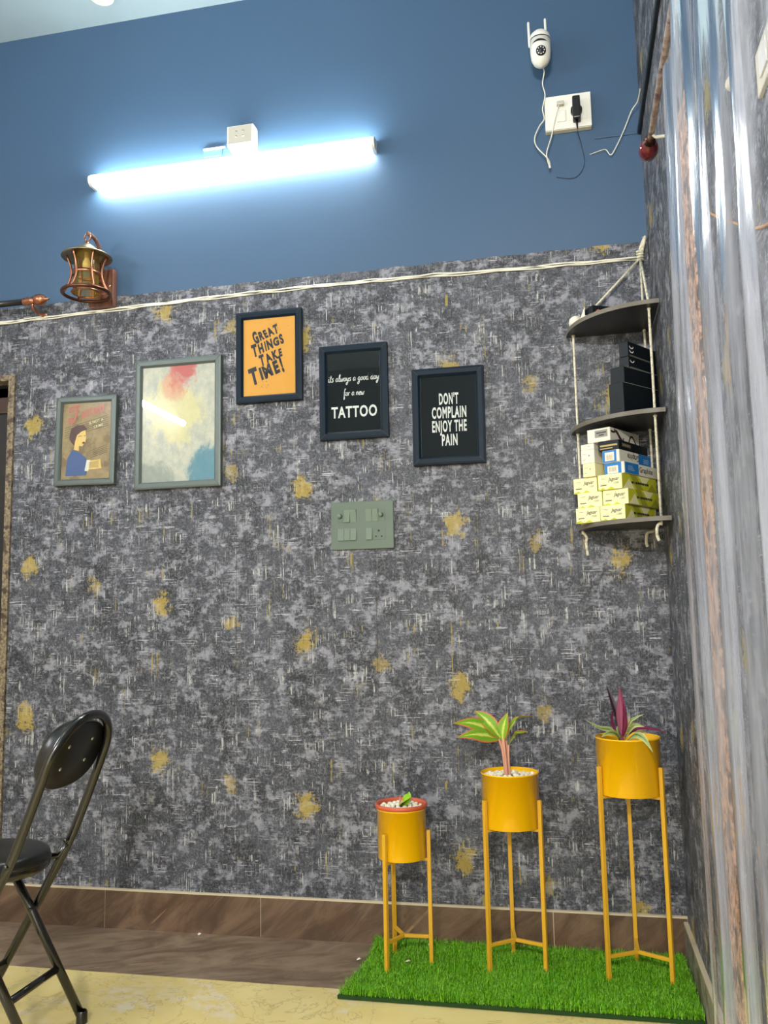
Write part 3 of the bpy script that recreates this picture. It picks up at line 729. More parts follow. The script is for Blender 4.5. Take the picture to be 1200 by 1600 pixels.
for x, z1, z0 in ((-0.374, 3.232, 3.135), (-0.3145, 3.236, 3.135)):
    MB().tube([(x, ccy+0.012, z0), (x, ccy+0.012, z0+0.02), (x-0.001, ccy+0.012, z1-0.003), (x-0.001, ccy+0.012, z1)], [0.0042, 0.005, 0.0045, 0.003], 12).build('antenna', MT['white'], cc)
    MB().tube([(x, ccy+0.012, z0+0.004), (ccx+(x-ccx)*0.7, ccy+0.02, z0+0.004)], 0.006, 10).build('hinge', MT['white'], cc)
cpts = [(-0.338, -0.088, 3.046), (-0.326, -0.05, 3.051), (-0.334, -0.04, 3.008), (-0.327, -0.035, 2.966), (-0.338, -0.034, 2.916), (-0.334, -0.036, 2.875), (-0.352, -0.035, 2.85), (-0.370, -0.03, 2.812), (-0.364, -0.03, 2.775), (-0.326, -0.03, 2.723), (-0.321, -0.03, 2.69), (-0.328, -0.034, 2.715), (-0.330, -0.036, 2.747), (-0.311, -0.038, 2.804), (-0.298, -0.04, 2.858), (-0.280, -0.042, 2.919), (-0.279, -0.036, 2.925)]
wc = thing('power_cable', 'thin white cable looping from the security camera down to the wall socket', 'cable', (-0.338, -0.088, 3.046))
MB().tube(cr(cpts, 6), 0.0022, 8).build('lead', MT['wire_white'], wc)
MB().tube([(-0.3225, -0.031, 2.700), (-0.321, -0.031, 2.688)], 0.0042, 8).build('cable_tie', MT['white'], wc)
so = thing('wall_socket', 'white wall socket box below the security camera', 'socket', (-0.25, 0, 2.89))
MB().box((-0.331, -0.026, 2.83), (-0.168, 0, 2.962), 0, 0.004).build('box', MT['warmwhite'], so)
MB().box((-0.331, -0.030, 2.832), (-0.168, -0.026, 2.960), 0, 0.0015).build('face_plate', MT['white'], so)
MB().box((-0.326, -0.0315, 2.856), (-0.297, -0.030, 2.930), 0, 0.0006).build('switch_module', MT['white'], so)
MB().box((-0.287, -0.036, 2.858), (-0.258, -0.030, 2.900), 0, 0.002).build('rocker', MT['white'], so)
MB().box((-0.250, -0.032, 2.858), (-0.182, -0.030, 2.935), 0, 0.0006).build('socket_module', MT['white'], so)
MB().box((-0.288, -0.048, 2.916), (-0.262, -0.030, 2.930), 0, 0.003).build('cable_plug', MT['offwhite'], so)
ad = thing('power_adapter', 'black power adapter plugged into the white wall socket', 'adapter', (-0.22, -0.03, 2.885))
MB().box((-0.2335, -0.070, 2.846), (-0.2065, -0.032, 2.929), 0, 0.004).build('body', MT['black'], ad)
MB().lathe([(0.020, 0), (0.020, 0.016)], 24, 0, Matrix.Translation((-0.220, -0.0325, 2.888)) @ Matrix.Rotation(PI/2, 4, 'X'), True, True, True).build('collar', MT['black'], ad)
MB().tube([(-0.2205, -0.05, 2.848), (-0.2205, -0.05, 2.832), (-0.219, -0.048, 2.815)], [0.0055, 0.004, 0.0022], 10).build('strain_relief', MT['black'], ad)
MB().tube(cr([(-0.219, -0.048, 2.818), (-0.217, -0.04, 2.800), (-0.205, -0.012, 2.760), (-0.20, -0.004, 2.70), (-0.235, -0.004, 2.655), (-0.300, -0.004, 2.665)], 6), 0.0009, 6).build('lead', MT['cableblack'], ad)
# loose twisted tape
rb = [(-0.006, -0.16, 2.85), (-0.008, -0.10, 2.80), (-0.030, -0.03, 2.865), (-0.055, -0.02, 2.81), (-0.083, -0.02, 2.753), (-0.107, -0.015, 2.718), (-0.123, -0.015, 2.739), (-0.139, -0.015, 2.740), (-0.179, -0.004, 2.735)]
rb = [(-0.004, -0.10, 2.90), (-0.010, -0.05, 2.885)]+rb[2:]
tag(MB().tube(cr(rb, 5), 0.0022, 5, 0, flat=0.5).build('hanging_tape', MT['wire_white'], None, (-0.09, -0.015, 2.75)), 'loose strip of pale tape drooping in the top right corner of the blue wall', 'tape')
# white cable run at the top of the wallpaper
random.seed(11)
b = MB(); zfun = lambda x: 2.338+0.010*math.sin((x+2.0)*2.1)
for s in range(3):
    pts = []; k = 0; x0 = XL+0.02
    while x0 < -0.012:
        if not (-2.145 < x0 < -2.015):
            pass
        pts.append((x0, -0.0045-0.0022*(s % 2), zfun(x0)+0.005*math.sin(x0*9+s*2.1)+random.uniform(-0.002, 0.002))); x0 += 0.06
    b.tube(cr(pts, 3), 0.0028, 6)
tag(b.build('wall_cable', MT['wire_white'], None, (-1.5, -0.004, 2.338)), 'bundle of white wires running along the top of the wallpaper', 'cable')

# ------------------------------------------------------------------ wall lantern
la = thing('wall_lantern', 'copper cage wall lantern with amber glass on a reddish wooden block', 'lantern', (-2.084, 0, 2.34))
MB().box((-2.135, -0.030, 2.343), (-2.030, 0, 2.496), 0, 0.003).build('back_plate', MT['wood'], la)
for z in (2.375, 2.425): MB().ball((-2.045, -0.031, z), 0.004, 0, (1, 0.6, 1), 10, 8).build('screw', MT['chrome'], la)
lx, ly = -2.087, -0.130
MB().tube(cr([(-2.084, -0.030, 2.44), (-2.084, -0.045, 2.50), (-2.080, -0.045, 2.56), (-2.080, -0.085, 2.598), (-2.082, -0.135, 2.600)], 6), 0.009, 8, 0, flat=0.8).build('arm', MT['wood'], la)
Mc = Matrix.Translation((lx, ly, 0))
MB().tube([(lx+0.013*math.cos(a), ly, 2.587+0.014*math.sin(a)) for a in [2*PI*k/18 for k in range(18)]], 0.003, 8, 0, True).build('hook_ring', MT['copper'], la)
MB().lathe([(0.005, 2.556), (0.006, 2.572), (0.0001, 2.576)], 12, 0, Mc).build('stem', MT['copper'], la)
MB().lathe([(0.0001, 2.561), (0.014, 2.559), (0.028, 2.549), (0.045, 2.532), (0.070, 2.517), (0.094, 2.508), (0.095, 2.504), (0.070, 2.511), (0.045, 2.524), (0.026, 2.540), (0.0001, 2.545)], 40, 0, Mc).build('lamp_shade', MT['shade'], la)
def hour(z):
    t = (z-2.365)/(2.512-2.365); return 0.084-0.024*math.sin(PI*t)-0.008*t
for k in range(6):
    a = 2*PI*k/6+0.35
    MB().tube([(lx+hour(z)*math.cos(a), ly+hour(z)*math.sin(a), z) for z in [2.366+0.0146*i for i in range(11)]], 0.0046, 8).build('cage_bar', MT['copper'], la)
MB().tube([(lx+0.088*math.cos(a), ly+0.088*math.sin(a), 2.362) for a in [2*PI*k/40 for k in range(40)]], 0.0066, 10, 0, True).build('bottom_ring', MT['copper_d'], la)
MB().lathe([(0.0535, 2.432), (0.0545, 2.432), (0.0545, 2.444), (0.0535, 2.444)], 32, 0, Mc).build('band', MT['copper'], la)
MB().tube([(lx+0.052*math.cos(a), ly+0.052*math.sin(a), 2.364) for a in [2*PI*k/32 for k in range(32)]], 0.004, 8, 0, True).build('glass_holder', MT['copper'], la)
for k in range(3):
    a = 2*PI*k/3+0.35; MB().tube([(lx+0.052*math.cos(a), ly+0.052*math.sin(a), 2.363), (lx+0.084*math.cos(a), ly+0.084*math.sin(a), 2.362)], 0.0035, 8).build('spoke', MT['copper'], la)
MB().lathe([(0.047, 2.362), (0.047, 2.52)], 32, 0, Mc).build('glass_cylinder', MT['amber'], la)
MB().lathe([(0.0001, 2.455), (0.010, 2.458), (0.017, 2.470), (0.015, 2.485), (0.010, 2.50), (0.010, 2.525)], 16, 0, Mc).build('bulb', MT['warmwhite'], la)

# ------------------------------------------------------------------ curtain rods
cr1 = thing('curtain_rod', 'black curtain rod with copper finial above the dark doorway', 'curtain rod', (-2.60, -0.08, 2.376))
def along(pts_r, M): return MB().lathe(pts_r, 24, 0, M)
Mx = lambda x, y, z: Matrix.Translation((x, y, z)) @ Matrix.Rotation(PI/2, 4, 'Y')
MB().tube([(XL+0.005, -0.08, 2.376), (-2.385, -0.08, 2.376)], 0.0125, 16).build('rod', MT['blackm'], cr1)
along([(0.0125, 0), (0.016, 0.004), (0.013, 0.012), (0.017, 0.020), (0.013, 0.032), (0.017, 0.04), (0.011, 0.05)], Mx(-2.392, -0.08, 2.376)).build('collar', MT['copper'], cr1)
along([(0.010, 0), (0.019, 0.008), (0.022, 0.020), (0.022, 0.034), (0.016, 0.046), (0.007, 0.054), (0.005, 0.064), (0.0001, 0.068)], Mx(-2.346, -0.08, 2.378)).build('finial', MT['copper'], cr1)
b = MB(); b.tube([(-2.352, -0.08, 2.378), (-2.352, -0.078, 2.352), (-2.352, -0.05, 2.340), (-2.352, 0, 2.338)], 0.006, 10); b.lathe([(0.015, 0), (0.015, 0.006), (0.0001, 0.007)], 18, 0, Matrix.Translation((-2.352, 0, 2.338)) @ Matrix.Rotation(PI/2, 4, 'X')); b.build('bracket', MT['copper'], cr1)

RX, RZ = -0.057, 2.352
cr2 = thing('curtain_rod', 'rose gold curtain rod with dark red finial along the right wall', 'curtain rod', (RX, -1.5, RZ))
MB().tube([(RX, -2.6, RZ), (RX, -0.76, RZ)], 0.008, 14).build('rod', MT['rod_side'], cr2)
Mr = Matrix.Translation((RX, -0.765, RZ)) @ Matrix.Rotation(-PI/2, 4, 'X')
along([(0.009, 0), (0.014, 0.005), (0.010, 0.014), (0.016, 0.022), (0.010, 0.030)], Mr).build('collar', MT['copper_d'], cr2)
along([(0.010, 0.028), (0.022, 0.040), (0.027, 0.062), (0.024, 0.086), (0.014, 0.104), (0.0001, 0.110)], Mr).build('finial', MT['red'], cr2)
b = MB(); b.tube([(RX, -0.785, RZ), (RX+0.01, -0.785, RZ-0.012), (0, -0.785, RZ-0.014)], 0.0045, 10); b.lathe([(0.016, 0), (0.016, 0.006), (0.0001, 0.007)], 18, 0, Matrix.Translation((0, -0.785, RZ-0.014)) @ Matrix.Rotation(-PI/2, 4, 'Y')); b.build('bracket', MT['white'], cr2)

# clear plastic curtain hanging from the side rod
NS, NZ = 260, 60
vs = []; fs = []
def fold(s, t):
    """sideways offset; s along the rod (m), t 0 top .. 1 bottom"""
    g = 0.45+0.55*min(1, t*3.0)
    f = 0.5-0.5*math.cos(2*PI*(s/0.27+0.22*math.sin(s*5.0)))
    f2 = 0.5-0.5*math.cos(2*PI*s/0.083+1.3*math.sin(s*7+t*2))
    drift = 0.25*math.sin(s*9+2.2*t)
    return (0.040*f**1.5+0.009*f2*f+0.008*drift)*g*(0.25+0.75*min(1.0, s/0.40))
for j in range(NZ+1):
    t = j/NZ; z = RZ-0.012-(RZ-0.05)*t
    for i in range(NS+1):
        s = 1.62*i/NS
        y = -0.97-s*(0.93+0.07*t)+0.04*t+0.008*math.sin(s*30+t*3)
        x = -0.048-fold(s, t)
        vs.append((x, y, z))
for j in range(NZ):
    for i in range(NS):
        a = j*(NS+1)+i; fs.append((a, a+1, a+NS+2, a+NS+1))
pc = tag(MB().add(vs, fs, 0, True).build('plastic_curtain', MT['pvc'], None, (RX, -1.6, RZ-0.02)), 'clear plastic curtain hanging in folds along the right wall', 'curtain')
# wires and a plate on the right wall behind the curtain
ow = [(-0.006, -0.70, 2.45), (-0.006, -0.753, 2.377), (-0.006, -0.827, 2.246), (-0.006, -0.982, 2.107), (-0.006, -1.145, 1.973), (-0.006, -1.279, 1.888), (-0.006, -1.45, 1.794), (-0.006, -1.672, 1.685), (-0.006, -1.95, 1.62)]
tag(MB().tube(cr(ow, 5), 0.0026, 6).build('wall_wire', MT['orange_wire'], None, (-0.006, -1.2, 1.95)), 'thin orange wire curving down the right wall behind the plastic curtain', 'wire')
wb = thing('switch_box', 'small white switch box on the right wall at the top right edge', 'switch', (0, -1.72, 1.94))
MB().box((-0.007, -1.80, 1.875), (0, -1.70, 1.945), 0, 0.002).build('box', MT['warmwhite'], wb)
MB().box((-0.010, -1.775, 1.890), (-0.007, -1.730, 1.930), 0, 0.001).build('rocker', MT['white'], wb)
tag(MB().tube(cr([(-0.006, -1.52, 2.50), (-0.006, -1.56, 2.25), (-0.006, -1.571, 2.075), (-0.008, -1.545, 2.02), (-0.012, -1.558, 1.985)], 6), [0.003]*19+[0.006, 0.009, 0.012, 0.012, 0.010, 0.006], 8).build('white_cable', MT['warmwhite'], None, (-0.006, -1.56, 2.2)), 'white cord with a swollen end hanging on the right wall behind the curtain', 'cord')
# black conduit near the ceiling in the corner
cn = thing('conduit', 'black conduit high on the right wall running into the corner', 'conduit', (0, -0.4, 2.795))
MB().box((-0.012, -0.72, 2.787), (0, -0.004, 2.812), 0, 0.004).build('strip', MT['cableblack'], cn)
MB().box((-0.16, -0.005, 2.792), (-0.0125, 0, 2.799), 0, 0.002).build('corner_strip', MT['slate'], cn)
MB().lathe([(0.030, 0), (0.030, 0.03), (0.022, 0.036), (0.0001, 0.037)], 24, 0, Matrix.Translation((0, -0.735, 2.815)) @ Matrix.Rotation(-PI/2, 4, 'Y')).build('end_cap', MT['warmwhite'], cn)

# ------------------------------------------------------------------ hanging corner shelf
sh = thing('corner_shelf', 'three tier black corner shelf hung on white rope in the right corner', 'shelf', (-0.1, -0.1, 1.385))
def board(z, Rr, th=0.014):
    c = -0.006; n = 28
    arc = [(c-Rr*math.cos(PI/2*k/n), c-Rr*math.sin(PI/2*k/n)) for k in range(n+1)]
    poly = [(c, c)]+arc; k = len(poly); b = MB()
    vs = [(x, y, z) for x, y in poly]+[(x, y, z+th) for x, y in poly]
    b.add(vs, [tuple(range(k)), tuple(range(2*k-1, k-1, -1))], 0)
    b.add(vs, [(i, (i+1) % k, (i+1) % k+k, i+k) for i in range(k)], 1)
    return b.build('shelf_board', [MT['shelf'], MT['shelf_edge']], sh)
B1, B2, B3 = 2.064, 1.716, 1.380
board(B1, 0.286); board(B2, 0.284); board(B3, 0.276)
KN = Vector((-0.030, -0.035, 2.318))
RL, RR, RC = (-0.268, -0.036), (-0.034, -0.252), (-0.030, -0.030)
def rope(name, pts, r=0.0042): return MB().tube(pts, r, 8).build(name, MT['rope'], sh)
for (hx, hy) in (RL, RR, RC):
    rope('rope', cr([KN, (hx, hy, B1+0.016)], 2)+[Vector((hx, hy, B1)), Vector((hx, hy, B2+0.01)), Vector((hx, hy, B3-0.012))], 0.0042)
    MB().ball((hx, hy, B1-0.004), 0.0065, 0, (1, 1, 0.8), 10, 8).build('knot', MT['rope'], sh)
    MB().ball((hx, hy, B2-0.004), 0.0065, 0, (1, 1, 0.8), 10, 8).build('knot', MT['rope'], sh)
rope('rope_tail', cr([(RL[0], RL[1], B3-0.004), (RL[0]+0.012, RL[1]-0.006, B3-0.022), (RL[0]+0.010, RL[1]-0.004, B3-0.045), (RL[0]+0.014, RL[1]-0.004, B3-0.085)], 5), 0.005)
rope('rope_tail', cr([(RR[0], RR[1], B3-0.004), (RR[0]-0.012, RR[1], B3-0.014), (RR[0]-0.015, RR[1], B3-0.040), (RR[0]-0.009, RR[1], B3-0.060)], 5), 0.005)
rope('rope_tail', cr([(RC[0], RC[1], B3-0.004), (RC[0]-0.012, RC[1]-0.012, B3-0.012), (RC[0]-0.030, RC[1]-0.02, B3-0.018), (RC[0]-0.034, RC[1]-0.02, B3-0.05), (RC[0]-0.030, RC[1]-0.02, B3-0.062)], 5), 0.0055)
b = MB(); top = Vector((-0.010, -0.022, 2.395))
b.tube(cr([KN, (-0.030, -0.032, 2.345), (-0.020, -0.026, 2.375), top, (-0.010, -0.030, 2.392), (-0.018, -0.036, 2.36), (-0.026, -0.038, 2.33)], 5), 0.0052, 8)
for k in range(4): b.tube([KN+Vector((0.009*math.cos(a), 0.009*math.sin(a), 0.010*k+0.002*math.sin(a)-0.006)) for a in [2*PI*i/12 for i in range(12)]], 0.0045, 6, 0, True)
b.build('rope_loop', MT['rope'], sh)
MB().tube([(0, -0.020, 2.396), (-0.02, -0.024, 2.396)], 0.003, 8).build('wall_hook', MT['greycard'], sh)

E1 = Vector((0.5, 0.866, 0)); E2 = Vector((-0.866, 0.5, 0)); EZ = Vector((0, 0, 1))
def carton(name, label, cx, cy, z, wd, ln, ht, mats, deco=None, group=None, rot=0.0):
    """cx,cy: near vertical corner; end face runs left (E2), long side runs back right (E1)"""
    e1 = Matrix.Rotation(rot, 3, 'Z') @ E1; e2 = Matrix.Rotation(rot, 3, 'Z') @ E2
    ctr = Vector((cx, cy, z))
    M = Matrix(((e2.x, e1.x, 0, cx), (e2.y, e1.y, 0, cy), (0, 0, 1, z), (0, 0, 0, 1)))
    b = MB(); b.box((0, 0, 0), (wd, ln, ht), 0, 0.0012, M, 1)
    if deco:
        # end frame: origin at the left bottom of end face seen from outside; u to the right, v up
        eo = ctr+e2*wd-e1*0.0005; so_ = ctr-e2*0.0005
        deco(b, eo, -e2, so_, e1, wd, ln, ht)
    root = tag(b.build(name, mats, None, (cx, cy, z)), label, 'box', group)
    return root
def rect(b, o, u, x0, y0, x1, y1, mi): poly2d(b, [(x0, y0), (x1, y0), (x1, y1), (x0, y1)], o, u, UZ, mi)
def deco_j(b, eo, eu, so_, su, wd, ln, ht):
    put_text(b, 'Jaguar', eo, eu, UZ, wd*0.66, ht*0.56, wd*0.46, ht*0.24, 1, 0.01, 0.3)
    put_text(b, '1200', eo, eu, UZ, wd*0.77, ht*0.34, wd*0.2, ht*0.12, 1, 0.0, 0.2)
    rect(b, eo, eu, wd*0.14, ht*0.72, wd*0.32, ht*0.74, 1); rect(b, eo, eu, wd*0.10, ht*0.28, wd*0.36, ht*0.33, 1); rect(b, eo, eu, wd*0.10, ht*0.38, wd*0.32, ht*0.39, 1)
    poly2d(b, [(0, 0), (wd*0.34, 0), (wd*0.2, ht*0.16), (wd*0.1, ht*0.05), (0, ht*0.1)], eo, eu, UZ, 2)
    poly2d(b, [(wd*0.36, 0), (wd*0.72, 0), (wd*0.55, ht*0.18)], eo, eu, UZ, 2)
    rect(b, so_, su, 0.0015, 0.001, ln-0.0015, ht-0.001, 2)
    o2 = so_+ (so_-so_) ; k = (eu)*0.0004
    poly2d(b, [(0.004, 0.001), (ln*0.34, 0.001), (ln*0.20, ht*0.74)], so_+k, su, UZ, 0)
    poly2d(b, [(ln*0.22, ht*0.99), (ln*0.40, ht*0.99), (ln*0.60, 0.001), (ln*0.42, 0.001)], so_+k, su, UZ, 3)
    poly2d(b, [(ln*0.46, ht*0.99), (ln*0.80, ht*0.99), (ln*0.62, ht*0.35)], so_+k, su, UZ, 0)
    poly2d(b, [(ln*0.70, 0.001), (ln*0.86, ht*0.6), (ln*0.99, 0.001)], so_+k, su, UZ, 3)
    for q in range(9): rect(b, so_+k*2, su, ln*(0.26+0.055*q), ht*0.42, ln*(0.26+0.055*q+(0.046 if q not in (1,) else 0.02)), ht*0.56, 1)
JM = [MT['cream_card'], MT['ink'], MT['lime'], MT['olive']]
jg = 'yellow and white cartons on the lowest corner shelf'
Z0 = B3+0.0142; H = 0.0495
carton('carton', 'yellow white carton at bottom right of the stack, resting on the lowest board', -0.138, -0.222, Z0, 0.086, 0.225, H, JM, deco_j, jg)
carton('carton', 'yellow white carton at bottom left, resting on the lowest board by the left rope', -0.138-0.866*0.0875, -0.222+0.5*0.0875, Z0, 0.086, 0.19, H, JM, deco_j, jg, 0.01)
carton('carton', 'yellow white carton second from the bottom in the right hand stack', -0.126, -0.222, Z0+H+0.0004, 0.088, 0.225, H, JM, deco_j, jg, 0.0)
carton('carton', 'yellow white carton second from the bottom in the left hand stack', -0.126-0.866*0.091, -0.222+0.5*0.091, Z0+H+0.0004, 0.088, 0.19, H, JM, deco_j, jg, 0.0)
carton('carton', 'yellow white carton third from the bottom, directly under the two blue white boxes', -0.143, -0.222, Z0+2*(H+0.0004), 0.085, 0.235, H, JM, deco_j, jg, -0.03)
carton('carton', 'yellow white carton topmost with print in the left stack, partly behind its neighbour', -0.143-0.866*0.087, -0.205+0.5*0.087, Z0+2*(H+0.0004), 0.084, 0.17, H, JM, deco_j, jg, 0.02)
Z3 = Z0+3*(H+0.0004)
def deco_g(flip):
    def d(b, eo, eu, so_, su, wd, ln, ht):
        rect(b, eo, eu, 0.0012, 0.001, wd-0.010, ht-0.001, 1); k = -su*0.0004
        rect(b, eo+k, eu, wd*0.16, ht*(0.06 if not flip else 0.14), wd*0.70, ht*(0.72 if not flip else 0.84), 0)
        for q in range(6): rect(b, eo+k*2, eu, wd*(0.26+0.06*q), ht*0.22, wd*(0.26+0.06*q+0.03), ht*0.62, 3)
        j = eu*0.0004
        if flip:
            rect(b, so_, su, ln*0.56, 0.001, ln-0.001, ht-0.001, 1)
            put_text(b, 'Graphite', so_+j, su, UZ, ln*0.40, ht*0.78, ln*0.34, ht*0.52, 2, 0.012, 0.0, PI)
            for q in range(3): rect(b, so_+j, su, ln*0.70, ht*(0.3+0.14*q), ln*0.86, ht*(0.33+0.14*q), 0)
        else:
            rect(b, so_, su, ln*0.02, 0.001, ln*0.42, ht-0.001, 1)
            put_text(b, 'Graphite', so_+j, su, UZ, ln*0.64, ht*0.30, ln*0.40, ht*0.5, 2, 0.012)
            for q in range(4): rect(b, so_+j, su, ln*0.10, ht*(0.3+0.12*q), ln*(0.30-0.02*q), ht*(0.325+0.12*q), 0)
    return d
GM = [MT['card'], MT['blue'], MT['ink'], MT['goldink']]
carton('carton', 'white and blue carton printed graphite the right way up, above the yellow cartons', -0.133, -0.216, Z3, 0.070, 0.225, 0.037, GM, deco_g(False), None, -0.03)
carton('carton', 'white and blue carton with its graphite print upside down, under the black box', -0.146, -0.214, Z3+0.0374, 0.060, 0.235, 0.040, GM, deco_g(True), None, -0.01)
def deco_b(b, eo, eu, so_, su, wd, ln, ht):
    rect(b, eo, eu, wd*0.10, ht*0.42, wd*0.92, ht*0.60, 1); rect(b, eo, eu, wd*0.10, ht*0.16, wd*0.7, ht*0.26, 1)
    rect(b, so_, su, ln*0.10, ht*0.36, ln*0.40, ht*0.74, 2); rect(b, so_+eu*0.0004, su, ln*0.13, ht*0.50, ln*0.36, ht*0.60, 1)
Z5 = Z3+0.0778
carton('carton', 'flat black carton with gold print between the blue white boxes and the top box', -0.146, -0.214, Z5, 0.072, 0.215, 0.031, [MT['blackcard'], MT['goldink'], MT['shelf_edge']], deco_b, None, 0.02)
def deco_t(b, eo, eu, so_, su, wd, ln, ht):
    rect(b, eo, eu, wd*0.34, ht*0.32, wd*0.90, ht*0.86, 2); k = -su*0.0004
    rect(b, eo+k, eu, wd*0.40, ht*0.62, wd*0.84, ht*0.70, 1); rect(b, eo+k, eu, wd*0.52, ht*0.44, wd*0.74, ht*0.52, 1)
    j = 0.0
    stroke2d(b, [(ln*0.03, ht*0.72), (ln*0.12, ht*0.68), (ln*0.22, ht*0.80), (ln*0.30, ht*0.50), (ln*0.42, ht*0.14), (ln*0.44, ht*0.40)], 0.007, so_, su, UZ, 1)
    stroke2d(b, [(ln*0.14, ht*0.92), (ln*0.24, ht*0.60), (ln*0.33, ht*0.2)], 0.006, so_+eu*0.0004, su, UZ, 1)
    stroke2d(b, [(ln*0.62, ht*0.12), (ln*0.68, ht*0.58), (ln*0.76, ht*0.66), (ln*0.86, ht*0.2), (ln*0.90, ht*0.05)], 0.007, so_, su, UZ, 1)
carton('carton', 'off white carton with dark marker strokes, topmost of the stack', -0.171, -0.205, Z5+0.0314, 0.082, 0.20, 0.044, [MT['card'], MT['purple_ink'], MT['greycard']], deco_t, None, -0.02)
def deco_l(b, eo, eu, so_, su, wd, ln, ht):
    rect(b, eo, eu, wd*0.12, ht*0.26, wd*0.34, ht*0.30, 1); rect(b, eo, eu, wd*0.12, ht*0.66, wd*0.40, ht*0.69, 1); rect(b, eo, eu, wd*0.56, ht*0.5, wd*0.66, ht*0.62, 1)
lb = [-0.222, -0.173]
carton('carton', 'pale yellow white carton behind the lower blue white box, left stack', lb[0], lb[1], Z3, 0.044, 0.145, 0.044, [MT['cream_card'], MT['greycard']], deco_l, None)
carton('carton', 'plain whitish carton left of the upside down blue white box', lb[0], lb[1], Z3+0.0444, 0.048, 0.145, 0.045, [MT['card'], MT['greycard']], deco_l, None, 0.02)
carton('carton', 'plain whitish carton left of the flat black carton', lb[0], lb[1], Z3+0.0898, 0.048, 0.145, 0.0185, [MT['card'], MT['greycard']], deco_l, None, -0.01)
# black boxes on the middle board
def deco_k(kind):
    def d(b, eo, eu, so_, su, wd, ln, ht):
        o = so_; w_ = min(ln, 0.1)
        if kind:
            c = (0.020, ht*0.70)
            for q in range(kind):
                cz = c[1]-q*0.014
                stroke2d(b, [(c[0]-0.012, cz), (c[0]-0.006, cz-0.006), (c[0]+0.006, cz-0.006), (c[0]+0.012, cz)], 0.0035, o, su, UZ, 1, 3)
            rect(b, o, su, 0.006, ht*0.08, ln*0.8, ht*0.11, 2); rect(b, o, su, 0.006, ht*0.02, ln*0.8, ht*0.04, 2)
        else:
            rect(b, o, su, 0.002, ht-0.003, ln-0.002, ht-0.0015, 2)
    return d
KM = [MT['blackcard'], MT['chalk'], MT['greycard']]
ZB = B2+0.0142; S2 = 0.866
carton('carton', 'large black carton at the bottom of the dark stack on the middle board', -0.124, -0.225, ZB, 0.055, 0.225, 0.108, KM, deco_k(0), None, -0.16)
carton('carton', 'black carton second from the bottom of the dark stack on the middle board', -0.118, -0.215, ZB+0.1084, 0.052, 0.215, 0.054, KM, deco_k(0), None, -0.14)
carton('carton', 'thin black carton with one white crescent mark, third up in the dark stack', -0.099, -0.185, ZB+0.1628, 0.036, 0.175, 0.038, KM, deco_k(1), None, -0.10)
carton('carton', 'topmost black carton with two white crescent marks under the top board', -0.099, -0.185, ZB+0.2012, 0.034, 0.175, 0.050, KM, deco_k(2), None, -0.08)
# things on the top board
ZT = B1+0.0142
def deco_s(b, eo, eu, so_, su, wd, ln, ht):
    stroke2d(b, [(ln*(0.12+0.09*k), ht*(0.46+0.16*(k % 2))) for k in range(7)], 0.004, so_, su, UZ, 1, 3); rect(b, so_, su, ln*0.1, ht*0.14, ln*0.8, ht*0.20, 2)
carton('carton', 'low dark carton with a reddish scribble on the top board', -0.205, -0.172, ZT, 0.05, 0.11, 0.040, [MT['blackcard'], MT['rose'], MT['chalk']], deco_s, None, -0.55)
b = MB(); b.add([(-0.250, -0.118, ZT), (-0.229, -0.150, ZT), (-0.229, -0.146, ZT+0.046), (-0.246, -0.100, ZT), (-0.236, -0.100, ZT+0.001)], [(0, 1, 2), (0, 2, 4), (1, 3, 2), (0, 4, 1)]); b.box((-0.229, -0.160, ZT), (-0.208, -0.152, ZT+0.010))
tag(b.build('folded_card', MT['card'], None, (-0.236, -0.12, ZT)), 'small folded white card standing on the left of the top board', 'card')
b = MB(); b.lathe([(0.0001, 0), (0.022, 0.0), (0.024, 0.014), (0.021, 0.028), (0.010, 0.036), (0.0001, 0.037)], 20, 0, Matrix.Translation((-0.258, -0.078, ZT)) @ Matrix.Scale(1.1, 4, (0, 1, 0)))
tag(b.build('tissue_wad', MT['card'], None, (-0.258, -0.078, ZT)), 'rounded white wad at the far left tip of the top board', 'paper')

# ------------------------------------------------------------------ turf mat
GX0, GX1, GY0, GY1, GT = -1.015, -0.014, -0.445, -0.013, 0.012
gm = thing('grass_mat', 'green artificial grass mat under the three plant stands', 'grass mat', (-0.52, -0.22, 0.0016))
def gleft(y): return GX0+0.030*math.sin((y-GY0)/(GY1-GY0)*2.6)*1.0-0.02+0.025*(1-(y-GY0)/(GY1-GY0))*0
n = 40; b = MB(); vs = []
rows = [(gleft(GY0+(GY1-GY0)*i/n), GY0+(GY1-GY0)*i/n) for i in range(n+1)]
for x, y in rows: vs += [(x, y, 0.0018), (GX1, y, 0.0018), (x, y, GT), (GX1, y, GT)]
fs = []
for i in range(n):
    a = 4*i; c = a+4; fs += [(a, a+1, c+1, c), (a+2, c+2, c+3, a+3), (a, c, c+2, a+2), (a+1, a+3, c+3, c+1)]
fs += [(0, 2, 3, 1), (4*n, 4*n+1, 4*n+3, 4*n+2)]
b.add(vs, fs); b.build('backing', MT['backing'], gm)
random.seed(5); vs = []; fs = []
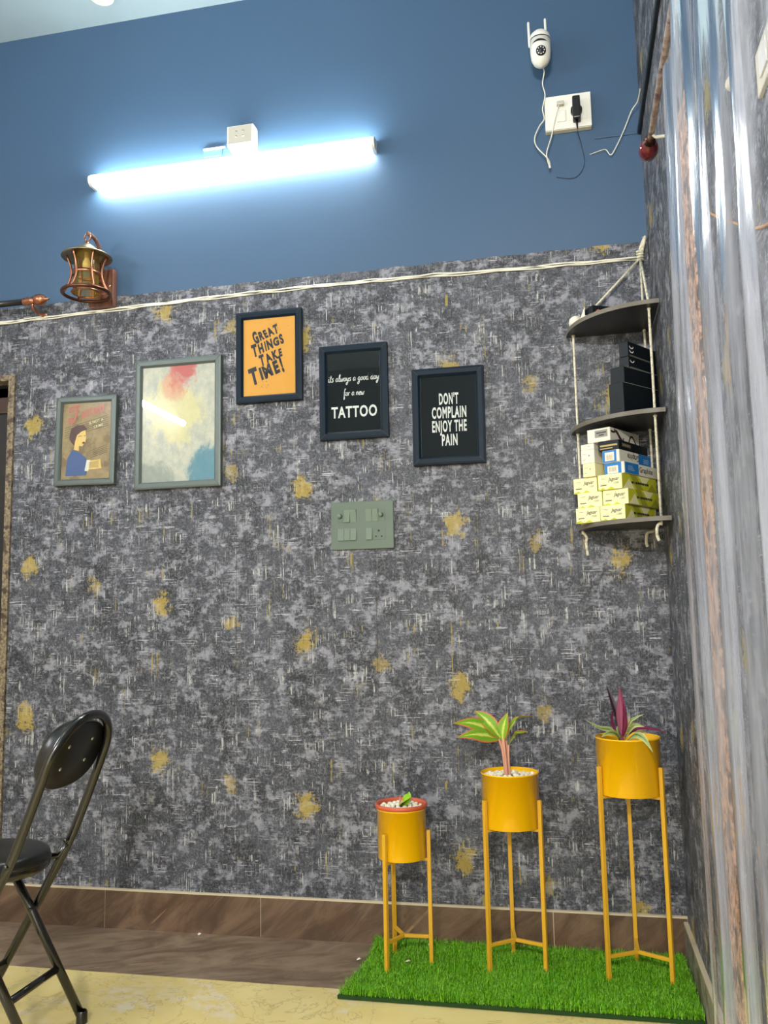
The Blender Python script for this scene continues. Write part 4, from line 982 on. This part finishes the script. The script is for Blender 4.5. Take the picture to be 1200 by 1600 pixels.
for k in range(52000):
    y = random.uniform(GY0+0.002, GY1-0.006); x0 = gleft(y)+0.002; x = random.uniform(x0, GX1-0.004)
    a = random.uniform(0, 2*PI); h = random.uniform(0.010, 0.028); ln = random.uniform(0.002, 0.022); wd = random.uniform(0.0006, 0.0011)
    clump = math.sin(x*37+1.3*math.sin(y*50))*math.sin(y*43+x*11); a = a*0.8+clump*1.6
    dx, dy = math.cos(a), math.sin(a); px, py = -dy*wd, dx*wd
    tx, ty = x+dx*ln, y+dy*ln
    tx = min(tx, -0.0135); ty = min(ty, -0.0125); mx_, my_ = min(x+dx*ln*0.35, -0.0135), min(y+dy*ln*0.35, -0.0125)
    o = len(vs); vs += [(x-px, y-py, GT-0.001), (x+px, y+py, GT-0.001), (mx_+px*0.8, my_+py*0.8, GT+h*0.6), (mx_-px*0.8, my_-py*0.8, GT+h*0.6), (tx, ty, GT+h)]
    fs += [(o, o+1, o+2, o+3), (o+3, o+2, o+4)]
gb = MB().add(vs, fs).build('turf_blades', MT['grass'], gm); gb['kind'] = 'stuff'

# ------------------------------------------------------------------ plant stands and planters
def stand(label, cx, cy, rad, ang0, ztop, zring, zbrace, zb=0.013):
    st = thing('plant_stand', label, 'plant stand', (cx, cy, zb), 'gold metal plant stands')
    for k in range(3):
        a = math.radians(ang0+120*k); M = Matrix.Translation((cx+rad*math.cos(a), cy+rad*math.sin(a), 0)) @ Matrix.Rotation(a, 4, 'Z')
        h = 0.0062
        MB().box((-h, -h, zb), (h, h, ztop), 0, 0.0012, M, 1).build('leg', MT['yellow2'], st)
        M2 = Matrix.Translation((cx, cy, 0)) @ Matrix.Rotation(a, 4, 'Z')
        MB().box((0.0, -0.005, zbrace-0.005), (rad-h, 0.005, zbrace+0.005), 0, 0.001, M2, 1).build('brace', MT['yellow2'], st)
        MB().box((rad*0.25, -0.005, zring-0.009), (rad-h, 0.005, zring-0.0005), 0, 0.001, M2, 1).build('support_arm', MT['yellow2'], st)
    return st
def planter(name, label, cx, cy, r, z0, z1, soilz=None, liner=False):
    pl = thing(name, label, 'planter', (cx, cy, z0), 'mustard planters')
    M = Matrix.Translation((cx, cy, 0)); t = 0.0018
    MB().lathe([(0.0001, z0), (r-0.002, z0), (r, z0+0.002), (r, z1-0.004), (r+0.0016, z1-0.004), (r+0.0022, z1-0.001), (r+0.0008, z1+0.0008), (r-t, z1), (r-t, z0+0.004), (0.0001, z0+0.004)], 56, 0, M).build('pot', MT['yellow'], pl)
    if soilz: MB().lathe([(r-t-0.0002, soilz), (r*0.6, soilz+0.004), (0.0001, soilz+0.006)], 36, 0, M).build('soil', MT['soil'], pl)
    return pl
S = [(-0.880, -0.208, 0.078, -118, 0.428, 0.343, 0.105), (-0.533, -0.172, 0.0905, -141, 0.528, 0.441, 0.098), (-0.166, -0.187, 0.0965, -150, 0.638, 0.552, 0.088)]
stand('shortest gold metal plant stand, leftmost of the three', S[0][0], S[0][1], S[0][2]+0.008, S[0][3], S[0][4], S[0][5], S[0][6])
stand('middle height gold metal plant stand between the other two', S[1][0], S[1][1], S[1][2]+0.008, S[1][3], S[1][4], S[1][5], S[1][6])
stand('tallest gold metal plant stand in the corner', S[2][0], S[2][1], S[2][2]+0.008, S[2][3], S[2][4], S[2][5], S[2][6])
p1 = planter('planter', 'smallest mustard yellow planter with a terracotta rim showing inside', S[0][0], S[0][1], 0.078, 0.3434, 0.497)
p2 = planter('planter', 'middle mustard yellow planter with white pebbles and a red edged plant', S[1][0], S[1][1], 0.0905, 0.4414, 0.607, 0.585)
p3 = planter('planter', 'largest mustard yellow planter with a purple plant in the corner', S[2][0], S[2][1], 0.0965, 0.5524, 0.722, 0.675)
po = thing('plastic_pot', 'terracotta plastic pot with white pebbles set inside the smallest yellow planter', 'pot', (S[0][0], S[0][1], 0.36))
M = Matrix.Translation((S[0][0], S[0][1], 0))
MB().lathe([(0.0001, 0.350), (0.060, 0.350), (0.072, 0.497), (0.0825, 0.4985), (0.0840, 0.503), (0.0840, 0.509), (0.0815, 0.512), (0.0755, 0.510), (0.0735, 0.500), (0.064, 0.36), (0.0001, 0.36)], 56, 0, M).build('pot', MT['terra'], po)
MB().lathe([(0.0722, 0.490), (0.04, 0.494), (0.0001, 0.495)], 36, 0, M).build('soil', MT['soil'], po)

def leaf(parent, pts, width, mt, name='leaf', side=None, fold=0.25, droop=0.0, wprof=None, n=14):
    """blade along a curve; side = sideways direction; edge_dist attribute 0 centre .. 1 edge"""
    P = cr(pts, 7); L = len(P); vs = []; fs = []; ed = []; NW = 6
    sd = Vector(side) if side else Vector((1, 0, 0))
    for i, p in enumerate(P):
        t = i/(L-1); tg = (P[min(i+1, L-1)]-P[max(i-1, 0)]).normalized()
        s = (sd-tg*sd.dot(tg)).normalized(); nr = s.cross(tg)
        wv = (wprof(t) if wprof else math.sin(PI*min(1, t*0.92+0.06))**0.75*(1-t**4)) * width*0.5
        for j in range(NW+1):
            q = -1+2*j/NW
            vs.append(p+s*q*wv+nr*(abs(q)*fold*wv-droop*q*q*wv)); ed.append(min(1.0, abs(q)+0.5*t**5))
    for i in range(L-1):
        for j in range(NW):
            a = i*(NW+1)+j; fs.append((a, a+1, a+NW+2, a+NW+1))
    o = MB().add(vs, fs, 0, True).build(name, mt, parent)
    at = o.data.attributes.new('edge_dist', 'FLOAT', 'POINT'); at.data.foreach_set('value', ed)
    return o
def stem(parent, pts, r0, r1, mt, name='stem'):
    P = cr(pts, 6); L = len(P)
    return MB().tube(P, [r0+(r1-r0)*i/(L-1) for i in range(L)], 8).build(name, mt, parent)
# red edged plant in the middle planter
bx, by, bz = S[1][0]-0.008, S[1][1], 0.586
def pt2(x, z, y=0.0): return (x, by+y, z)
stem(p2, [(bx-0.004, by, bz), pt2(bx-0.010, 0.66), pt2(-0.560, 0.700), pt2(-0.572, 0.722)], 0.0048, 0.0035, MT['stem_pink'])
stem(p2, [(bx+0.002, by, bz), pt2(bx-0.006, 0.66), pt2(-0.552, 0.705)], 0.0045, 0.0035, MT['stem_pink'])
stem(p2, [(bx+0.006, by, bz), pt2(bx+0.004, 0.66), pt2(-0.540, 0.705)], 0.0045, 0.003, MT['stem_pink'])
stem(p2, [(bx+0.009, by-0.004, bz), pt2(bx+0.007, 0.65, -0.004), pt2(-0.532, 0.690, -0.004)], 0.0042, 0.003, MT['stem_pink'])
stem(p2, [(bx+0.001, by-0.007, bz), pt2(bx-0.003, 0.66, -0.008), pt2(-0.547, 0.712, -0.008)], 0.0045, 0.003, MT['stem_pink'])
leaf(p2, [pt2(-0.567, 0.718), pt2(-0.600, 0.742), pt2(-0.650, 0.760, -0.02), pt2(-0.706, 0.762, -0.045)], 0.062, MT['leaf_red'], side=(0.15, 0.75, 0.65), droop=0.3)
leaf(p2, [pt2(-0.565, 0.712), pt2(-0.600, 0.722, -0.02), pt2(-0.640, 0.728, -0.05), pt2(-0.692, 0.722, -0.08)], 0.058, MT['leaf_red'], side=(0.1, 0.8, 0.6), droop=0.3)
leaf(p2, [pt2(-0.558, 0.712), pt2(-0.585, 0.748), pt2(-0.615, 0.775, 0.03), pt2(-0.646, 0.792, 0.05)], 0.050, MT['leaf_red'], side=(0.5, 0.6, 0.6))
leaf(p2, [pt2(-0.551, 0.705), pt2(-0.549, 0.735), pt2(-0.541, 0.765), pt2(-0.531, 0.793)], 0.044, MT['leaf_red'], side=(0.9, -0.45, 0))
leaf(p2, [pt2(-0.541, 0.704), pt2(-0.525, 0.742), pt2(-0.495, 0.775, -0.02), pt2(-0.448, 0.787, -0.05)], 0.036, MT['leaf_red'], side=(0.5, -0.7, 0.3))
leaf(p2, [pt2(-0.533, 0.688), pt2(-0.515, 0.714), pt2(-0.497, 0.730, -0.02), pt2(-0.466, 0.740, -0.05)], 0.026, MT['leaf_red'], side=(0.5, -0.7, 0.4))
# purple plant in the tall planter
bx, by, bz = S[2][0]-0.012, S[2][1], 0.677
def p3_(x, z, y=0.0): return (x, by+y, z)
stem(p3, [p3_(bx, bz), p3_(bx-0.003, 0.72), p3_(bx-0.004, 0.735)], 0.006, 0.004, MT['leaf_purple'])
leaf(p3, [p3_(bx-0.003, 0.728), p3_(bx-0.002, 0.775), p3_(bx-0.001, 0.825), p3_(bx-0.004, 0.878)], 0.032, MT['leaf_purple'], side=(0.95, -0.3, 0))
leaf(p3, [p3_(bx-0.004, 0.715), p3_(bx+0.004, 0.75, -0.015), p3_(bx+0.006, 0.785, -0.025), p3_(bx+0.003, 0.830, -0.035)], 0.020, MT['leaf_purple'], side=(0.8, 0.6, 0))
leaf(p3, [p3_(bx-0.006, 0.70), p3_(bx-0.030, 0.755, -0.01), p3_(bx-0.032, 0.79, -0.02), p3_(bx-0.020, 0.805, -0.03)], 0.013, MT['leaf_purple'], side=(0.6, 0.7, 0))
leaf(p3, [p3_(bx-0.004, 0.72), p3_(bx-0.014, 0.78, 0.03), p3_(bx-0.030, 0.84, 0.05), p3_(bx-0.042, 0.875, 0.06)], 0.018, MT['leaf_dark'], side=(0.9, 0.3, 0))
leaf(p3, [p3_(bx+0.004, 0.72), p3_(bx+0.045, 0.745, 0.02), p3_(bx+0.090, 0.742, 0.03), p3_(bx+0.138, 0.728, 0.035)], 0.014, MT['leaf_purple'], side=(0.1, 0.7, 0.7))
leaf(p3, [p3_(bx-0.004, 0.71), p3_(bx-0.035, 0.742, -0.02), p3_(bx-0.070, 0.752, -0.04), p3_(bx-0.112, 0.778, -0.06)], 0.016, MT['leaf_green'], side=(0.1, 0.6, 0.8))
leaf(p3, [p3_(bx-0.004, 0.71), p3_(bx-0.025, 0.735, -0.04), p3_(bx-0.045, 0.740, -0.06), p3_(bx-0.070, 0.728, -0.08)], 0.018, MT['leaf_green'], side=(0.1, 0.6, 0.8))
leaf(p3, [p3_(bx+0.002, 0.71), p3_(bx+0.018, 0.745, -0.03), p3_(bx+0.035, 0.762, -0.05), p3_(bx+0.062, 0.758, -0.06)], 0.020, MT['leaf_green'], side=(0.2, 0.6, 0.8))
leaf(p3, [p3_(bx+0.004, 0.72), p3_(bx+0.022, 0.765, 0.0), p3_(bx+0.042, 0.780, 0.0), p3_(bx+0.068, 0.790, 0.0)], 0.012, MT['leaf_green'], side=(0.2, 0.6, 0.8))
leaf(p3, [p3_(bx+0.002, 0.70), p3_(bx+0.030, 0.735, -0.06), p3_(bx+0.055, 0.728, -0.095), p3_(bx+0.078, 0.690, -0.115)], 0.022, MT['leaf_green'], side=(0.5, 0.3, 0.8))
leaf(p3, [p3_(bx-0.002, 0.70), p3_(bx-0.010, 0.73, 0.04), p3_(bx-0.004, 0.745, 0.06), p3_(bx+0.004, 0.74, 0.085)], 0.018, MT['leaf_green'], side=(1, 0, 0))
# bright bud in the small pot
bx, by = S[0][0]+0.016, S[0][1]-0.004
leaf(po, [(bx-0.014, by, 0.500), (bx-0.006, by-0.012, 0.517), (bx+0.010, by-0.020, 0.530), (bx+0.022, by-0.024, 0.534)], 0.036, MT['leaf_lime'], side=(0.3, 0.6, 0.7), droop=0.6)
leaf(po, [(bx-0.010, by, 0.498), (bx+0.002, by-0.004, 0.520), (bx+0.010, by-0.004, 0.535), (bx+0.012, by-0.002, 0.547)], 0.026, MT['leaf_lime'], side=(0.9, -0.3, 0.1), droop=0.5)
stem(po, [(bx-0.018, by, 0.495), (bx-0.020, by+0.002, 0.515), (bx-0.019, by+0.002, 0.534)], 0.003, 0.001, MT['stem_pink'], 'bud')

# white pebbles, each its own object
def pebble_mesh(seed):
    random.seed(seed); bm = bmesh.new(); bmesh.ops.create_icosphere(bm, subdivisions=2, radius=1.0)
    sx, sy, sz = random.uniform(0.9, 1.15), random.uniform(0.85, 1.1), random.uniform(0.7, 0.9)
    for v in bm.verts: v.co = Vector((v.co.x*sx, v.co.y*sy, v.co.z*sz))*(1+0.05*math.sin(v.co.x*5+seed))
    me = bpy.data.meshes.new('pebble'); bm.to_mesh(me); bm.free()
    for p in me.polygons: p.use_smooth = True
    me.materials.append(MT['pebble']); return me
PM = [pebble_mesh(i) for i in range(5)]
def pebbles(cx, cy, zs, R0, r, avoid, label, group, seed):
    random.seed(seed); done = []
    for tries in range(6000):
        rr = R0*math.sqrt(random.random()); a = random.uniform(0, 2*PI); x, y = cx+rr*math.cos(a), cy+rr*math.sin(a)
        rad = r*random.uniform(0.85, 1.12)
        if any((x-q[0])**2+(y-q[1])**2 < (0.98*(rad+q[2]))**2 for q in done) or any((x-u)**2+(y-v)**2 < (w_+rad)**2 for u, v, w_ in avoid): continue
        done.append((x, y, rad))
    for i, (x, y, rad) in enumerate(done):
        o = bpy.data.objects.new('pebble', PM[i % 5]); COL.objects.link(o)
        dist = math.hypot(x-cx, y-cy)/R0
        o.location = (x, y, zs+rad*0.72+0.003*(1-dist)); o.scale = (rad, rad, rad); o.rotation_euler = (0, 0, random.uniform(0, 6.3))
        tag(o, label, 'pebble', group)
pebbles(S[1][0], S[1][1], 0.5885, 0.0805, 0.0078, [(S[1][0]-0.006, S[1][1]-0.001, 0.013)], 'round white pebble covering the soil in the middle yellow planter', 'white pebbles in the middle planter', 21)
pebbles(S[0][0], S[0][1], 0.4940, 0.0640, 0.0076, [(S[0][0]+0.002, S[0][1]-0.004, 0.010), (S[0][0]+0.012, S[0][1]-0.006, 0.006)], 'round white pebble filling the terracotta pot on the shortest stand', 'white pebbles in the terracotta pot', 22)

# ------------------------------------------------------------------ folding chair
ch = thing('folding_chair', 'black folding chair with round padded seat at the left edge', 'chair', (-1.86, -0.82, 0.0016))
YFa, YNe = -0.68, -0.96; YC = -0.82; HR = 0.14
prof = [(-2.030, 0.014), (-1.978, 0.105), (-1.863, 0.307), (-1.800, 0.420), (-1.757, 0.500), (-1.715, 0.600), (-1.678, 0.695), (-1.663, 0.735)]
far = [(x, YFa, z) for x, z in prof]; near = [(x, YNe, z) for x, z in prof][::-1]
arch = []; ux_, uz_ = 0.020/0.045*0.30, 0.95
for k in range(1, 14):
    a = PI*k/14; d = 0.128*math.sin(a); arch.append((-1.663+0.36*d, YC+HR*math.cos(a), 0.735+0.93*d))
MB().tube(cr(far+arch+near, 4), 0.0125, 14).build('back_frame', MT['blackm'], ch)
for y in (YFa, YNe): MB().lathe([(0.0001, 0.0018), (0.015, 0.0018), (0.016, 0.006), (0.0155, 0.030), (0.0126, 0.032)], 16, 0, Matrix.Translation((-2.030, y, 0))).build('rubber_foot', MT['vinyl'], ch)
for y in (YFa-0.026, YNe+0.026):
    MB().tube([(-1.952, y, 0.432), (-1.86, y, 0.285), (-1.700, y, 0.014)], 0.0125, 14).build('rear_leg', MT['blackm'], ch)
    MB().lathe([(0.0001, 0.0018), (0.015, 0.0018), (0.0155, 0.004), (0.0150, 0.030), (0.0126, 0.034)], 16, 0, Matrix.Translation((-1.700, y, 0))).build('rubber_foot', MT['vinyl'], ch)
    MB().tube([(-1.862, y-0.016, 0.298), (-1.862, y+0.030 if y > YC else y-0.030, 0.298)], 0.005, 10).build('pivot_bolt', MT['blackm'], ch)
MB().tube([(-1.777, YFa-0.03, 0.140), (-1.777, YNe+0.03, 0.140)], 0.0105, 12).build('rear_crossbar', MT['blackm'], ch)
MB().tube([(-1.960, YFa, 0.137), (-1.960, YNe, 0.137)], 0.0105, 12).build('front_crossbar', MT['blackm'], ch)
sx_, sy_ = -1.925, YC
Ms = Matrix.Translation((sx_, sy_, 0))
MB().lathe([(0.0001, 0.428), (0.150, 0.428), (0.158, 0.434), (0.160, 0.444), (0.157, 0.452)], 48, 0, Ms).build('seat_rim', MT['blackm'], ch)
st = MB().lathe([(0.157, 0.450), (0.161, 0.458), (0.158, 0.472), (0.145, 0.481), (0.11, 0.485), (0.06, 0.484), (0.0001, 0.483)], 48, 0, Ms).build('seat', MT['vinyl'], ch)
MB().tube([(sx_+0.1605*math.cos(a), sy_+0.1605*math.sin(a), 0.4545) for a in [2*PI*k/48 for k in range(48)]], 0.003, 8, 0, True).build('piping', MT['vinyl'], st)
for y in (YFa-0.005, YNe+0.005):
    MB().tube([(-1.860, y-0.02 if y > YC else y+0.02, 0.436), (-1.795, y, 0.440), (-1.768, y, 0.476)], 0.009, 10).build('seat_bracket', MT['blackm'], ch)
    MB().ball((-1.765, y+(-0.016), 0.486), 0.0075, 0, (1, 1, 1), 12, 8).build('seat_bolt', MT['blackm'], ch)
# padded backrest between the hoop sides, leaning with the tube
tdir = Vector((0.36, 0, 0.93)).normalized(); ndir = Vector((-0.93, 0, 0.36)).normalized(); ydir = Vector((0, 1, 0))
bc = Vector((-1.664, YC, 0.735))
Mb = Matrix(((ydir.x, tdir.x, ndir.x, bc.x), (ydir.y, tdir.y, ndir.y, bc.y), (ydir.z, tdir.z, ndir.z, bc.z), (0, 0, 0, 1)))
def oval(prof, mt, nm, par):
    vs = []; fs = []; n = 44
    for r, h in prof:
        for k in range(n):
            a = 2*PI*k/n; c, s = math.cos(a), math.sin(a)
            vs.append((0.140*r*math.copysign(abs(c)**0.85, c), 0.098*r*math.copysign(abs(s)**0.85, s)+0.008, h))
    for i in range(len(prof)-1):
        for k in range(n): fs.append((i*n+k, i*n+(k+1) % n, (i+1)*n+(k+1) % n, (i+1)*n+k))
    return MB().add(vs, fs, 0, True, Mb).build(nm, mt, par)
bk = oval([(0.001, 0.006), (0.93, 0.006), (0.965, 0.010), (0.97, 0.016), (0.96, 0.034), (0.90, 0.044), (0.5, 0.050), (0.001, 0.050)], MT['vinyl'], 'backrest', ch)
for u, v in ((-0.052, 0.040), (0.058, 0.048), (-0.058, -0.022), (0.055, -0.014)):
    MB().ball((u, v, 0.005), 0.006, 0, (1, 1, 0.5), 12, 8, Mb).build('rivet', MT['chrome'], bk)

# ------------------------------------------------------------------ little scraps
def scrap(label, x, y, z, s, rz):
    M = Matrix.Translation((x, y, z)) @ Matrix.Rotation(rz, 4, 'Z'); b = MB()
    b.add([(-s, -s*0.4, 0), (s*0.2, -s*0.6, 0.002), (s, 0, 0.0005), (s*0.4, s*0.6, 0.004), (-s*0.5, s*0.5, 0.001), (0, 0, 0.005)], [(0, 1, 5), (1, 2, 5), (2, 3, 5), (3, 4, 5), (4, 0, 5), (0, 4, 3, 2, 1)], 0, False, M)
    tag(b.build('paper_scrap', MT['card'], None, (x, y, z)), label, 'scrap')
scrap('white scrap on the left edge of the grass mat', -1.022, -0.235, 0.034, 0.009, 0.6)
scrap('white scrap on the grass between the legs of the shortest stand', -0.865, -0.232, 0.036, 0.009, 0.1)
scrap('white scrap on the grass near the wall behind the shortest stand', -0.820, -0.085, 0.036, 0.007, 1.0)
scrap('white fleck on the brown border tile by the skirting', -1.655, -0.020, 0.0018, 0.010, 1.3)
